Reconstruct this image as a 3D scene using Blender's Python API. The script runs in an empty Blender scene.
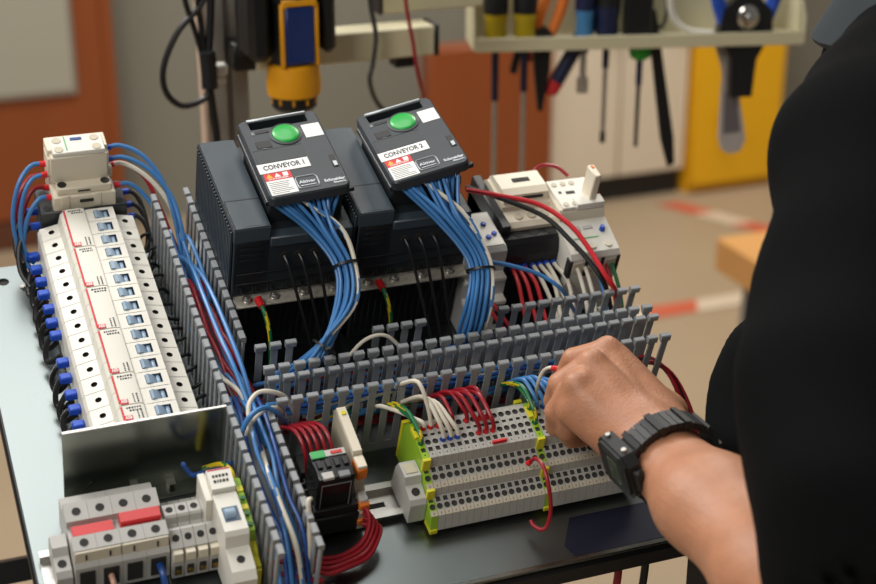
import bpy, bmesh, math, random
import numpy as np
from mathutils import Vector, Matrix
random.seed(7)
PI = math.pi
SC = bpy.context.scene
COL = SC.collection

# ------------------------------------------------------------------ materials
def lin(c):
    return tuple(((x/255)/12.92 if x/255 <= .04045 else ((x/255+.055)/1.055)**2.4) for x in c)
MATS = {}
def mat(name, rgb, rough=.5, metal=0., var=.06, scale=60., bump=0., bscale=400., trans=0., coat=0., emit=0., spec=.5):
    if name in MATS: return MATS[name]
    m = bpy.data.materials.new(name); m.use_nodes = True
    nt = m.node_tree; N = nt.nodes; L = nt.links
    b = N['Principled BSDF']
    c = lin(rgb)
    b.inputs['Roughness'].default_value = rough
    b.inputs['Metallic'].default_value = metal
    b.inputs['Specular IOR Level'].default_value = spec
    if trans: b.inputs['Transmission Weight'].default_value = trans
    if coat: b.inputs['Coat Weight'].default_value = coat
    tc = N.new('ShaderNodeTexCoord')
    nz = N.new('ShaderNodeTexNoise'); nz.inputs['Scale'].default_value = scale; nz.inputs['Detail'].default_value = 4
    L.new(tc.outputs['Object'], nz.inputs['Vector'])
    mx = N.new('ShaderNodeMix'); mx.data_type = 'RGBA'
    mx.inputs[6].default_value = tuple(max(0, x*(1-var)) for x in c)+(1,)
    mx.inputs[7].default_value = tuple(min(1, x*(1+var)) for x in c)+(1,)
    L.new(nz.outputs['Fac'], mx.inputs[0]); L.new(mx.outputs[2], b.inputs['Base Color'])
    if emit:
        L.new(mx.outputs[2], b.inputs['Emission Color']); b.inputs['Emission Strength'].default_value = emit
    if bump:
        n2 = N.new('ShaderNodeTexNoise'); n2.inputs['Scale'].default_value = bscale; n2.inputs['Detail'].default_value = 3
        L.new(tc.outputs['Object'], n2.inputs['Vector'])
        bp = N.new('ShaderNodeBump'); bp.inputs['Strength'].default_value = bump; bp.inputs['Distance'].default_value = .001
        L.new(n2.outputs['Fac'], bp.inputs['Height']); L.new(bp.outputs['Normal'], b.inputs['Normal'])
    MATS[name] = m
    return m

def steel_mat(name, rgb, r0, r1, scale):
    m = mat(name, rgb, r0, 1., .10, scale)
    nt = m.node_tree; N = nt.nodes; L = nt.links; b = N['Principled BSDF']
    tc = N.new('ShaderNodeTexCoord'); nz = N.new('ShaderNodeTexNoise')
    nz.inputs['Scale'].default_value = scale*.5; nz.inputs['Detail'].default_value = 5
    L.new(tc.outputs['Object'], nz.inputs['Vector'])
    mr = N.new('ShaderNodeMapRange'); mr.inputs[3].default_value = r0; mr.inputs[4].default_value = r1
    L.new(nz.outputs['Fac'], mr.inputs[0]); L.new(mr.outputs[0], b.inputs['Roughness'])
    return m

WHITE = mat('white_plastic', (226,222,210), .42, var=.03)
CREAM = mat('cream_plastic', (224,214,192), .42, var=.03)
BEIGE = mat('beige_plastic', (196,186,164), .5, var=.04)
TGREY = mat('terminal_grey', (180,178,170), .5, var=.04)
TDARK = mat('terminal_recess', (62,61,58), .6)
LGREY = mat('light_grey_plastic', (186,184,178), .5, var=.04)
HOLE = mat('dark_hole', (38,36,33), .7)
BLACK = mat('black_plastic', (24,25,27), .42, var=.1)
BLACK2 = mat('black_satin', (16,17,18), .5, var=.1)
DRIVE = mat('slate_plastic', (58,68,75), .36, var=.06, bump=.05, bscale=1500)
DRIVED = mat('slate_plastic_dark', (34,40,44), .45, var=.06)
DUCT = mat('duct_grey', (140,143,145), .26, var=.05)
STEEL = steel_mat('galvanised_steel', (130,137,136), .16, .44, 10)
EARTH = mat('mottled_zinc', (168,163,150), .5, .25, .45, 260)
STEEL2 = steel_mat('brushed_steel', (158,162,154), .16, .30, 30)
ZINC = steel_mat('zinc', (206,203,196), .30, .5, 120)
ALU = mat('aluminium', (176,168,158), .35, .55, .05, 40)
DOOR = mat('slate_door', (44,50,55), .42, var=.05)
CHROME = mat('chrome', (214,210,204), .12, 1.)
BLUEW = mat('blue_wire', (66,126,186), .38, var=.08, scale=20)
BLUED = mat('blue_wire_dark', (28,72,140), .38, var=.08, scale=20)
REDW = mat('red_wire', (150,20,34), .36, var=.08, scale=20)
REDB = mat('red_bright_wire', (205,40,48), .36, var=.08, scale=20)
WHITEW = mat('white_wire', (226,218,200), .42, var=.04, scale=20)
BLACKW = mat('black_wire', (20,19,19), .4, var=.1, scale=20)
GREENW = mat('green_wire', (22,108,62), .4, var=.08)
YELLOWW = mat('yellow_wire', (222,196,30), .4, var=.08)
BLUEF = mat('blue_ferrule', (28,78,190), .4)
REDF = mat('red_ferrule', (214,28,36), .4)
REDH = mat('red_handle', (206,48,48), .36, var=.05)
REDD = mat('red_print', (208,36,40), .5)
LIME = mat('lime_plastic', (150,190,48), .42, var=.08)
YEL = mat('yellow_plastic', (218,208,40), .42, var=.06)
GREENP = mat('green_plastic', (60,170,90), .42)
GREENB = mat('green_button', (18,166,60), .36, var=.03, coat=.2)
TOGGLE = mat('toggle_blue', (150,172,192), .3, var=.1, scale=200)
TOGGLED = mat('toggle_slate', (72,94,116), .35, var=.1)
LABEL = mat('label_white', (232,232,228), .55, var=.02)
INK = mat('ink', (20,21,24), .6)
INKG = mat('ink_grey', (120,120,118), .6)
ORANGE = mat('orange_plastic', (226,120,34), .45)
SILVER = mat('silver_print', (182,188,190), .35, .4)

# ------------------------------------------------------------------ mesh builder
class MB:
    def __init__(s): s.v = []; s.f = []; s.m = []
    def add(s, vs, fs, m=0):
        o = len(s.v); s.v += [tuple(p) for p in vs]
        s.f += [tuple(i+o for i in f) for f in fs]; s.m += [m]*len(fs); return s
    def box(s, x0, x1, y0, y1, z0, z1, c=.5, m=0):
        c = min(c, (x1-x0)*.45, (y1-y0)*.45, (z1-z0)*.45)
        if c <= 0: c = 1e-4
        lo = (x0,y0,z0); hi = (x1,y1,z1); vs = []; idx = {}
        for sx in (0,1):
            for sy in (0,1):
                for sz in (0,1):
                    S = (sx,sy,sz)
                    for ax in range(3):
                        p = []
                        for a in range(3):
                            b = hi[a] if S[a] else lo[a]
                            if a != ax: b += -c if S[a] else c
                            p.append(b)
                        idx[(S,ax)] = len(vs); vs.append(p)
        fs = []
        def order(ids):
            P = [Vector(vs[i]) for i in ids]; ctr = sum(P, Vector())/len(P)
            n = ctr-Vector(((x0+x1)/2,(y0+y1)/2,(z0+z1)/2))
            nn = (P[1]-P[0]).cross(P[2]-P[0]).normalized()
            u = (P[0]-ctr).normalized(); w = nn.cross(u)
            o = sorted(range(len(ids)), key=lambda k: math.atan2((P[k]-ctr).dot(w), (P[k]-ctr).dot(u)))
            o = [ids[k] for k in o]
            nq = (Vector(vs[o[1]])-Vector(vs[o[0]])).cross(Vector(vs[o[2]])-Vector(vs[o[1]]))
            return o if nq.dot(n) > 0 else o[::-1]
        for ax in range(3):
            for sd in (0,1):
                fs.append(order([idx[(S,ax)] for S in [(a,b,d) for a in (0,1) for b in (0,1) for d in (0,1)] if S[ax] == sd]))
        for a in range(3):
            b, d = [k for k in range(3) if k != a]
            for sb in (0,1):
                for sd in (0,1):
                    ids = []
                    for sa in (0,1):
                        S = [0,0,0]; S[a] = sa; S[b] = sb; S[d] = sd; S = tuple(S)
                        ids += [idx[(S,b)], idx[(S,d)]]
                    fs.append(order(ids))
        for S in [(a,b,d) for a in (0,1) for b in (0,1) for d in (0,1)]:
            fs.append(order([idx[(S,k)] for k in range(3)]))
        return s.add(vs, fs, m)
    def prism(s, pts, a0, a1, axis='x', m=0, mcap=None):
        n = len(pts)
        def P(u, v, a): return {'x':(a,u,v), 'y':(u,a,v), 'z':(u,v,a)}[axis]
        vs = [P(u,v,a0) for u,v in pts]+[P(u,v,a1) for u,v in pts]
        ar = sum(pts[i][0]*pts[(i+1)%n][1]-pts[(i+1)%n][0]*pts[i][1] for i in range(n))
        flip = (ar < 0) ^ (axis == 'y') ^ (a1 < a0)
        side = [(i,(i+1)%n,(i+1)%n+n,i+n) for i in range(n)]
        caps = [tuple(range(n))[::-1], tuple(range(n,2*n))]
        if flip: side = [f[::-1] for f in side]; caps = [f[::-1] for f in caps]
        s.add(vs, side, m)
        o = len(s.v)-2*n
        s.f += [tuple(i+o for i in f) for f in caps]; s.m += [m if mcap is None else mcap]*2
        return s
    def cyl(s, p0, p1, r0, r1=None, n=16, m=0):
        if r1 is None: r1 = r0
        p0 = Vector(p0); p1 = Vector(p1); d = (p1-p0).normalized()
        u = d.orthogonal().normalized(); w = d.cross(u)
        vs = [p0+(u*math.cos(2*PI*i/n)+w*math.sin(2*PI*i/n))*r0 for i in range(n)]
        vs += [p1+(u*math.cos(2*PI*i/n)+w*math.sin(2*PI*i/n))*r1 for i in range(n)]
        fs = [(i,(i+1)%n,(i+1)%n+n,i+n) for i in range(n)]+[tuple(range(n))[::-1], tuple(range(n,2*n))]
        return s.add(vs, fs, m)
    def lathe(s, prof, c, d=(0,0,1), n=20, m=0, sx=1., sy=1., ref=None):
        d = Vector(d).normalized(); c = Vector(c)
        u = d.orthogonal().normalized() if ref is None else (Vector(ref)-d*d.dot(Vector(ref))).normalized()
        w = d.cross(u); vs = []; fs = []
        for r, h in prof:
            vs += [c+d*h+(u*math.cos(2*PI*i/n)*sx+w*math.sin(2*PI*i/n)*sy)*r for i in range(n)]
        for k in range(len(prof)-1):
            fs += [(k*n+i, k*n+(i+1)%n, (k+1)*n+(i+1)%n, (k+1)*n+i) for i in range(n)]
        fs += [tuple(range(n))[::-1], tuple(range((len(prof)-1)*n, len(prof)*n))]
        return s.add(vs, fs, m)
    def ball(s, c, rx, ry=None, rz=None, n=14, k=9, m=0):
        ry = rx if ry is None else ry; rz = rx if rz is None else rz
        vs = [(c[0],c[1],c[2]-rz)]; fs = []
        for j in range(1,k):
            t = -PI/2+PI*j/k
            vs += [(c[0]+rx*math.cos(t)*math.cos(2*PI*i/n), c[1]+ry*math.cos(t)*math.sin(2*PI*i/n), c[2]+rz*math.sin(t)) for i in range(n)]
        vs.append((c[0],c[1],c[2]+rz)); e = len(vs)-1
        for i in range(n):
            fs.append((0, 1+(i+1)%n, 1+i)); fs.append((e, 1+(k-2)*n+i, 1+(k-2)*n+(i+1)%n))
            for j in range(k-2):
                fs.append((1+j*n+i, 1+j*n+(i+1)%n, 1+(j+1)*n+(i+1)%n, 1+(j+1)*n+i))
        return s.add(vs, fs, m)
    def tube(s, pts, r, n=8, m=0, sub=5, rect=None, raw=False):
        P = spline(pts, sub) if not raw else [Vector(p) for p in pts]
        vs = []; fs = []; u = None
        for i, p in enumerate(P):
            t = (P[min(i+1,len(P)-1)]-P[max(i-1,0)]).normalized()
            if u is None: u = t.orthogonal().normalized()
            else:
                u = u-t*u.dot(t)
                u = u.normalized() if u.length > 1e-6 else t.orthogonal().normalized()
            w = t.cross(u)
            if rect:
                a, b = rect
                vs += [p+u*x+w*y for x, y in ((a,b),(-a,b),(-a,-b),(a,-b))]
            else:
                vs += [p+(u*math.cos(2*PI*k/n)+w*math.sin(2*PI*k/n))*r for k in range(n)]
        if rect: n = 4
        for i in range(len(P)-1):
            fs += [(i*n+k, i*n+(k+1)%n, (i+1)*n+(k+1)%n, (i+1)*n+k) for k in range(n)]
        fs += [tuple(range(n))[::-1], tuple(range((len(P)-1)*n, len(P)*n))]
        return s.add(vs, fs, m)
    def holed(s, o, u, v, w, h, hole, depth, m=0, mw=1, mb=1, c=None):
        """flat cell w*h at o spanned by u,v with a sunk hole: hole = radius, or (hw,hh) half sizes"""
        o = Vector(o); u = Vector(u).normalized(); v = Vector(v).normalized(); nn = u.cross(v)
        cx, cy = c if c else (w/2, h/2)
        circ = not isinstance(hole, tuple)
        ang = [math.atan2(b-cy, a-cx) for a, b in ((0,0),(w,0),(w,h),(0,h))]
        if circ: ang += [2*PI*i/14-PI+.01 for i in range(14)]
        else: ang += [math.atan2(b*hole[1], a*hole[0]) for a, b in ((-1,-1),(1,-1),(1,1),(-1,1))]
        ang = sorted(ang); aa = [ang[0]]
        for a in ang[1:]:
            if a-aa[-1] > 1e-3: aa.append(a)
        def ray(a, x0, x1, y0, y1):
            dx, dy = math.cos(a), math.sin(a); t = 1e9
            if dx > 1e-9: t = min(t, x1/dx)
            if dx < -1e-9: t = min(t, x0/dx)
            if dy > 1e-9: t = min(t, y1/dy)
            if dy < -1e-9: t = min(t, y0/dy)
            return t*dx, t*dy
        A = []; B = []
        for a in aa:
            x, y = ray(a, -cx, w-cx, -cy, h-cy); A.append(o+u*(cx+x)+v*(cy+y))
            if circ: x, y = hole*math.cos(a), hole*math.sin(a)
            else: x, y = ray(a, -hole[0], hole[0], -hole[1], hole[1])
            B.append(o+u*(cx+x)+v*(cy+y))
        n = len(A)
        s.add(A+B, [(i,(i+1)%n,n+(i+1)%n,n+i) for i in range(n)], m)
        D = [p-nn*depth for p in B]
        s.add(B+D, [(i,(i+1)%n,n+(i+1)%n,n+i) for i in range(n)], mw)
        s.add(D, [tuple(range(n))], mb)
        return s
    def xf(s, M, start=0):
        for i in range(start, len(s.v)): s.v[i] = tuple(M @ Vector(s.v[i]))
        return s
    def mesh(s, name, mats, sc=1., smooth=38, off=(0,0,0)):
        me = bpy.data.meshes.new(name)
        me.from_pydata([((p[0]-off[0])*sc,(p[1]-off[1])*sc,(p[2]-off[2])*sc) for p in s.v], [], s.f)
        for q in (mats if isinstance(mats,(list,tuple)) else [mats]): me.materials.append(q)
        me.polygons.foreach_set('material_index', s.m)
        me.polygons.foreach_set('use_smooth', [True]*len(s.f))
        me.update()
        me.set_sharp_from_angle(angle=math.radians(smooth))
        return me

def spline(pts, sub=5):
    P = [Vector(p) for p in pts]
    if len(P) == 2: return P
    Q = [P[0]*2-P[1]]+P+[P[-1]*2-P[-2]]; out = []
    for i in range(1, len(Q)-2):
        a, b, c, d = Q[i-1:i+3]
        for k in range(sub):
            t = k/sub
            out.append(.5*((2*b)+(c-a)*t+(2*a-5*b+4*c-d)*t*t+(3*b-a-3*c+d)*t**3))
    out.append(P[-1]); return out

# ------------------------------------------------------------------ objects
TAU = math.atan2(.358, .934)
PM = Matrix.Translation((0,0,1.02)) @ Matrix.Rotation(TAU, 4, 'X')      # tilted mounting panel: millimetres live in its frame
def mm(p): return Vector(p)*.001
def tag(o, label, cat, group=None):
    o['label'] = label; o['category'] = cat
    if group: o['group'] = group
    return o
OFF = {}
def thing(name, label, cat, loc=(0,0,0), group=None, rz=0., panel=True, mtx=None, absolute=False):
    o = bpy.data.objects.new(name, None); COL.objects.link(o); o.empty_display_size = .02
    if mtx is not None: o.matrix_world = mtx
    elif panel: o.matrix_world = PM @ Matrix.Translation(mm(loc)) @ Matrix.Rotation(rz, 4, 'Z')
    else: o.matrix_world = Matrix.Translation(loc) @ Matrix.Rotation(rz, 4, 'Z')
    if absolute: OFF[o.name] = tuple(loc)
    return tag(o, label, cat, group)
def part(name, mb, mats, parent, sc=.001, label=None, smooth=38, mtx=None):
    off = OFF.get(parent.name, (0,0,0))
    o = bpy.data.objects.new(name, mb if isinstance(mb, bpy.types.Mesh) else mb.mesh(name, mats, sc, smooth, off))
    COL.objects.link(o); o.parent = parent
    if off != (0,0,0): OFF[o.name] = off
    if mtx is not None: o.matrix_local = mtx
    if label: o['label'] = label
    return o
def solo(name, mb, mats, label, cat, group=None, panel=True, loc=None, smooth=38):
    """a thing that is one mesh; loc is its own origin (in its units)"""
    sc = .001 if panel else 1.
    if loc is None: loc = mb.v[0]
    o = bpy.data.objects.new(name, mb.mesh(name, mats, sc, smooth, loc)); COL.objects.link(o)
    o.matrix_world = (PM if panel else Matrix()) @ Matrix.Translation(Vector(loc)*sc)
    return tag(o, label, cat, group)
def struct(name, mb, mats):
    o = bpy.data.objects.new(name, mb.mesh(name, mats, 1.)); COL.objects.link(o); o['kind'] = 'structure'; return o
def dup(root, label, loc=None, group=None, mtx=None):
    r = root.copy(); COL.objects.link(r)
    if loc is not None: r.matrix_world = PM @ Matrix.Translation(mm(loc))
    if mtx is not None: r.matrix_world = mtx
    r['label'] = label
    if group: r['group'] = group
    for ch in list(root.children):
        c = ch.copy(); COL.objects.link(c); c.parent = r
        for g in ch.children:
            d = g.copy(); COL.objects.link(d); d.parent = c
    return r
ORD = 'first second third fourth fifth sixth seventh eighth ninth tenth eleventh twelfth thirteenth fourteenth fifteenth sixteenth seventeenth eighteenth nineteenth twentieth'.split()
TEXTS = {}
def text_mesh(body, size, width=None, bold=0.):
    cu = bpy.data.curves.new('lettering', 'FONT'); cu.body = body; cu.size = size; cu.align_x = 'CENTER'; cu.align_y = 'CENTER'
    cu.extrude = size*.012; cu.offset = bold; cu.resolution_u = 3
    o = bpy.data.objects.new('lettering', cu); COL.objects.link(o)
    bpy.context.view_layer.update()
    me = bpy.data.meshes.new_from_object(o.evaluated_get(bpy.context.evaluated_depsgraph_get()))
    bpy.data.objects.remove(o); bpy.data.curves.remove(cu)
    if width:
        xs = [v.co.x for v in me.vertices]; k = width/(max(xs)-min(xs)); cx = (max(xs)+min(xs))/2
        for v in me.vertices: v.co.x = (v.co.x-cx)*k
    return me
def lettering(body, size, m, parent, M, width=None, bold=0., name='lettering'):
    """size and M translation in metres, M local to parent"""
    me = text_mesh(body, size, width, bold); me.materials.clear(); me.materials.append(m); me.name = name
    o = bpy.data.objects.new(name, me); COL.objects.link(o); o.parent = parent; o.matrix_local = M; return o
def wire(name, pts, r, m, label, cat='wire', group=None, ends=(), panel=True, n=8, sub=5, stripe=None):
    """ends: list of (material, index 0/-1, length, radius factor) ferrules; stripe: second material wound as a spiral"""
    mb = MB().tube(pts, r, n, sub=sub)
    mats = [m]
    if stripe:
        mats.append(stripe)
        nf = (len(mb.f)-2)//n
        for i in range(nf):
            k = (i*2)//3 % n
            mb.m[i*n+k] = 1; mb.m[i*n+(k+1)%n] = 1
    o = solo(name, mb, mats, label, cat, group, panel, loc=tuple(pts[0]))
    P = spline(pts, sub)
    for fm, idx, ln, fac in ends:
        a = P[0] if idx == 0 else P[-1]; b = P[1] if idx == 0 else P[-2]
        d = (b-a).normalized()
        f = MB().cyl(a-d*ln*.1-Vector(pts[0]), a+d*ln-Vector(pts[0]), r*fac, r*fac*.92, 10)
        part('ferrule', f, fm, o, .001 if panel else 1.)
    return o

def disc(b, x, y, z, r, m=1, nrm=(0,0,1)):
    """flat dark disc, the shade of a sunk screw well put into its colour"""
    n = Vector(nrm).normalized(); p = Vector((x,y,z)); b.cyl(tuple(p-n*.3), tuple(p+n*.22), r, r*.96, 18, m); return b
# ------------------------------------------------------------------ mounting plate, stand, rails
t = thing('mounting_plate', 'tilted galvanised steel mounting plate carrying all the wired components', 'metal plate', (0,0,0), absolute=True)
b = MB()
hx, hy = -44, 229
b.holed((-70,hy-16,0), (1,0,0), (0,1,0), 40, 36, 5, 2, 0, 0, 1, c=(hx+70,16))
b.add([(-70,-191,0),(492,-191,0),(492,hy-16,0),(-70,hy-16,0)], [(0,1,2,3)])
b.add([(-30,hy-16,0),(492,hy-16,0),(492,hy+20,0),(-30,hy+20,0)], [(0,1,2,3)])
b.add([(-70,-191,0),(492,-191,0),(492,-191,-3),(-70,-191,-3)], [(0,3,2,1)])
b.add([(-70,-191,0),(-70,249,0),(-70,249,-3),(-70,-191,-3)], [(0,1,2,3)])
b.add([(492,-191,0),(492,249,0),(492,249,-3),(492,-191,-3)], [(0,3,2,1)])
b.add([(-70,249,0),(492,249,0),(492,249,-3),(-70,249,-3)], [(0,1,2,3)])
b.add([(-70,-191,-3),(492,-191,-3),(492,249,-3),(-70,249,-3)], [(0,3,2,1)])
part('sheet', b, [STEEL, HOLE], t, smooth=10)
part('edge_lip', MB().box(-68,490,-193.5,-189,-2,1.2,.6), STEEL2, t)
part('screw', MB().cyl((-29,218,0),(-29,218,2.2),2.6,2.2,10), ZINC, t)

t = thing('panel_stand', 'black tubular steel stand holding the tilted mounting plate', 'stand', (-76,-196,-24), absolute=True)
FRM = mat('black_paint', (19,19,20), .38)
part('side_rail', MB().box(-73,-55,-196,252,-15,-3.4,2), FRM, t)
part('side_rail', MB().box(472,494,-196,252,-22,-3.4,2), FRM, t)
part('front_rail', MB().box(-55,472,-196,-172,-24,-3.4,2), FRM, t)
part('back_rail', MB().box(-55,472,228,252,-24,-3.4,2), FRM, t)
for x0_, x1_ in ((-58,60),(480,400)):
    for y, x in ((-170,x0_),(230,x1_)):
        w = PM @ mm((x,y,-20)); q = PM.inverted() @ Vector((w.x, w.y, .02))
        part('leg', MB().tube([(x,y,-20), tuple(q*1000)], 14, rect=(14,14)), FRM, t)
        part('foot', MB().cyl(tuple(PM.inverted()@Vector((w.x,w.y,.021))*1000), tuple(PM.inverted()@Vector((w.x,w.y,0))*1000), 18, 20), BLACK, t)
for y, xa, xb, zz in ((-170,-58,480,.60),(230,-190,480,.80)):
    w0 = PM @ mm((xa,y,-20)); w1 = PM @ mm((xb,y,-20))
    part('cross_bar', MB().tube([tuple(PM.inverted()@Vector((w0.x,w0.y,zz))*1000), tuple(PM.inverted()@Vector((w1.x,w1.y,zz))*1000)], 11, rect=(11,11)), FRM, t)

b = MB()
b.add([(340,-188,.25),(424,-188,.25),(424,-186,.25),(424,-150,.25),(352,-150,.25),(336,-176,.25)], [(0,1,2,3,4,5)])
b.add([(340,-188,.02),(424,-188,.02),(424,-150,.02),(352,-150,.02),(336,-176,.02)], [(4,3,2,1,0)])
solo('blue_sticker', b, mat('navy_vinyl', (5,8,36), .6), 'dark blue sticker on the front edge of the steel plate under the wrist', 'sticker')

def din_rail(label, p0, p1, name='mounting_rail'):
    L = p1-p0
    t = thing(name, label, 'rail', (0,0,0))
    b = MB(); n = max(1, int(L//36)); w = L/n
    prof = [(-17.5,6.6),(-17.5,7.5),(-12.5,7.5),(-12.5,1.0),(-12.5,0),(-11.5,0),(-11.5,6.6)]
    for sg in (1,-1):
        q = [(sg*y,z) for y,z in [(-17.5,6.4),(-17.5,7.5),(-11.4,7.5),(-11.4,0),(-12.5,0),(-12.5,6.4)]]
        b.prism(q, p0, p1, 'x')
    for i in range(n):
        b.holed((p0+i*w,-11.4,.9), (1,0,0), (0,1,0), w, 22.8, (9,2.6), .7, 0, 0, 1)
    part('rail_profile', b, [ZINC, HOLE], t)
    return t
din_rail('slotted zinc rail under the long grey and green terminal row', 178, 426).matrix_world = PM @ Matrix.Translation(mm((0,-100,0)))
din_rail('slotted zinc rail carrying the red-handled fuse holders at lower left', -66, 87).matrix_world = PM @ Matrix.Translation(mm((0,-103,0)))
din_rail('zinc rail behind the drives carrying the contactors at right', 346, 474).matrix_world = PM @ Matrix.Translation(mm((0,135,0)))
r = din_rail('zinc rail running up under the row of white circuit breakers', -44, 290)
r.matrix_world = PM @ Matrix.Translation(mm((31.5,0,0))) @ Matrix.Rotation(PI/2, 4, 'Z')

# ------------------------------------------------------------------ slotted wiring ducts
def finger(b, x, y, ax, face, base=10, top=80):
    """one comb finger at position x along ax, wall plane y, lip leaning to 'face'"""
    j = random.uniform(-.25,.25); s0 = len(b.v)
    q = [(-2.9,base),(2.9,base),(2.9,68),(2.9,70),(2.9,74),(-2.9,74),(-2.9,70),(-2.9,68)]
    b.prism([(u+x+j,z) for u,z in q], y-.8, y+.8, 'y')
    lo = y-1.2 if face < 0 else y-4.2; hi = y+4.2 if face < 0 else y+1.2
    s1 = len(b.v)
    b.prism([(lo+ (0 if face<0 else 1),74),(lo,79.2),(lo+.8,80),(hi-.8,80),(hi,79),(hi-(1.2 if face<0 else 0),75.5),(y,73)], x-4.5+j, x+4.5+j, 'x')
    return s0
def comb_wall(length, idx=None, face=1, pitch=12.74):
    """wall along +x from 0"""
    b = MB(); n = int(length//pitch)
    b.prism([(-.8,0),(.8,0),(.8,10.2),(-.8,10.2)], 0, length, 'x')
    for i in range(n):
        if idx is None or i in idx: finger(b, pitch*(i+.5), 0, 'x', face)
    return b
def duct(label, x0, x1, ya, yb, keep=None, vertical=False):
    t = thing('wiring_duct', label, 'cable duct', (x0,(ya+yb)/2,0), absolute=False)
    L = x1-x0; h = (yb-ya)/2
    part('duct_base', MB().box(0,L,-h,h,.1,1.6,.3), DUCT, t)
    b = comb_wall(L, keep, 1); b.xf(Matrix.Translation((0,h,0))); part('slotted_wall', b, DUCT, t)
    b = comb_wall(L, None, -1); b.xf(Matrix.Translation((0,-h,0))); part('slotted_wall', b, DUCT, t)
    return t
duct('rear grey slotted wiring duct in front of the drives with broken-out rear fingers', 126.6, 483.6, -4, 24, {0,1,2,8,9,10,11}|set(range(17,28)))
duct('front grey slotted wiring duct just behind the long terminal row', 126.6, 483.6, -41, -13.5)
# vertical duct: full left wall, right wall broken by the two cross ducts
t = thing('wiring_duct', 'grey slotted wiring duct running front to back beside the white circuit breakers', 'cable duct', (0,0,0))
part('duct_base', MB().box(88,124,-188,238,.1,1.6,.3), DUCT, t)
R90 = Matrix.Rotation(PI/2, 4, 'Z')
b = comb_wall(425, None, 1); b.xf(Matrix.Translation((89.5,-188,0)) @ R90); part('slotted_wall', b, DUCT, t)
b = comb_wall(205, None, -1); b.xf(Matrix.Translation((123,32,0)) @ R90); part('slotted_wall', b, DUCT, t)
b = comb_wall(145, None, -1); b.xf(Matrix.Translation((122,-188,0)) @ R90); part('slotted_wall', b, DUCT, t)

# ------------------------------------------------------------------ circuit breakers
def breaker(poles, y1, label):
    """y1 = far end of the breaker; grows toward the viewer"""
    P = 17.5; w = poles*P
    t = thing('circuit_breaker', label, 'circuit breaker', (0,y1,0), 'circuit breakers in the white row', absolute=False)
    b = MB()
    g = .25
    prof = [(-11,6),(-11,46),(-9,50),(7,54),(9.2,64.5),(11,66.6),(56,66.6),(57.5,57),(74,53),(74,6)]
    # body without its shoulder tops / toggle faces: build per pole with cells
    for k in range(poles):
        a1 = -k*P-g; a0 = -(k+1)*P+g; h = a1-a0
        low = [(-11,6),(-11,46),(-9,50),(-8.8,50),(-8.8,46.2),(6.8,50.1),(7,54),(9.2,64.5),(11,66.5),(34,66.5),(34,60),(53,60),(53,66.5),(56,66.5),(57.4,57),(57.6,53),(73.6,49),(73.7,52.9),(74,52.6),(74,6)]
        b.prism(low, a0, a1, 'y')
        b.holed((-9,a0,50), (16,0,4), (0,1,0), math.hypot(16,4), h, 2.7, 3, 0, 1, 1, c=(9.3,h/2))
        b.holed((57.5,a0,57), (16.5,0,-4), (0,1,0), math.hypot(16.5,4), h, 2.7, 3, 0, 1, 1, c=(8,h/2))
        b.holed((34,a0,66.6), (1,0,0), (0,1,0), 19, h, (6.6,5.2), 5.5, 0, 2, 2, c=(10.2,h/2))
    part('body', b, [WHITE, HOLE, TOGGLED], t, smooth=25)
    # label carrier along the left of the face
    b = MB(); b.prism([(11.4,66),(11.4,69.2),(26,69.6),(30,68.6),(31,66)], -w+.6, -.6, 'y'); part('label_carrier', b, WHITE, t, smooth=20)
    part('stripe', MB().box(11.5,13,-w+2,-1.5,68.8,69.75,.1), REDD, t, label='red stripe along the label carrier')
    b = MB().box(12.6,19,-w+.9,-w+6.0,69.2,69.95,.1); pl = part('maker_plate', b, REDD, t)
    lettering('ABB', .0052, LABEL, pl, Matrix.Translation((.0158,(-w+3.5)*.001,.07005)), .0052, .0001)
    # printed data lines
    rr = random.Random(poles*7+int(y1))
    for (u0, u1, dy) in ((16,27,-3.4),(18,27,-6.4)):
        x = u0; b = MB()
        while x < u1:
            d = rr.uniform(.8,1.8); b.box(x, x+d, dy-1, dy+.6, 69.3, 69.72, .05); x += d+.7
        part('text_line', b, INK, t)
    for u in (23.4,26.2):
        x = -w+1.5; b = MB()
        while x < -w+11:
            d = rr.uniform(.8,1.8); b.box(u, u+1.1, x, x+d, 69.2, 69.72, .05); x += d+.7
        part('text_line', b, INK, t)
    for k in range(poles):
        yc = -k*P-P/2
        b = MB()
        b.prism([(38.2,60.6),(38.2,67.2),(40,68.4),(44.5,66.0),(46.5,64),(47,60.6)], yc-4.9, yc+4.9, 'y')
        b.box(46.6,49.6,yc-4.9,yc+4.9,60.6,65,.4)
        part('toggle', b, TOGGLE, t, label='pale blue switch toggle', smooth=60)
    return t
yy = 227.5+8.75-.0
CB = [(3,'white three-pole circuit breaker at the far end of the row, nearest the tall cream contactor'),
      (3,'white three-pole circuit breaker, second in the row from the tall cream contactor'),
      (3,'white three-pole circuit breaker, third in the row from the tall cream contactor'),
      (3,'white three-pole circuit breaker, fourth in the row from the tall cream contactor'),
      (2,'white two-pole circuit breaker, the narrow one second from the steel bracket'),
      (1,'white single-pole circuit breaker at the near end of the row, against the steel bracket')]
k = 0
for n, lab in CB:
    breaker(n, yy-k*17.5, lab); k += n

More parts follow.
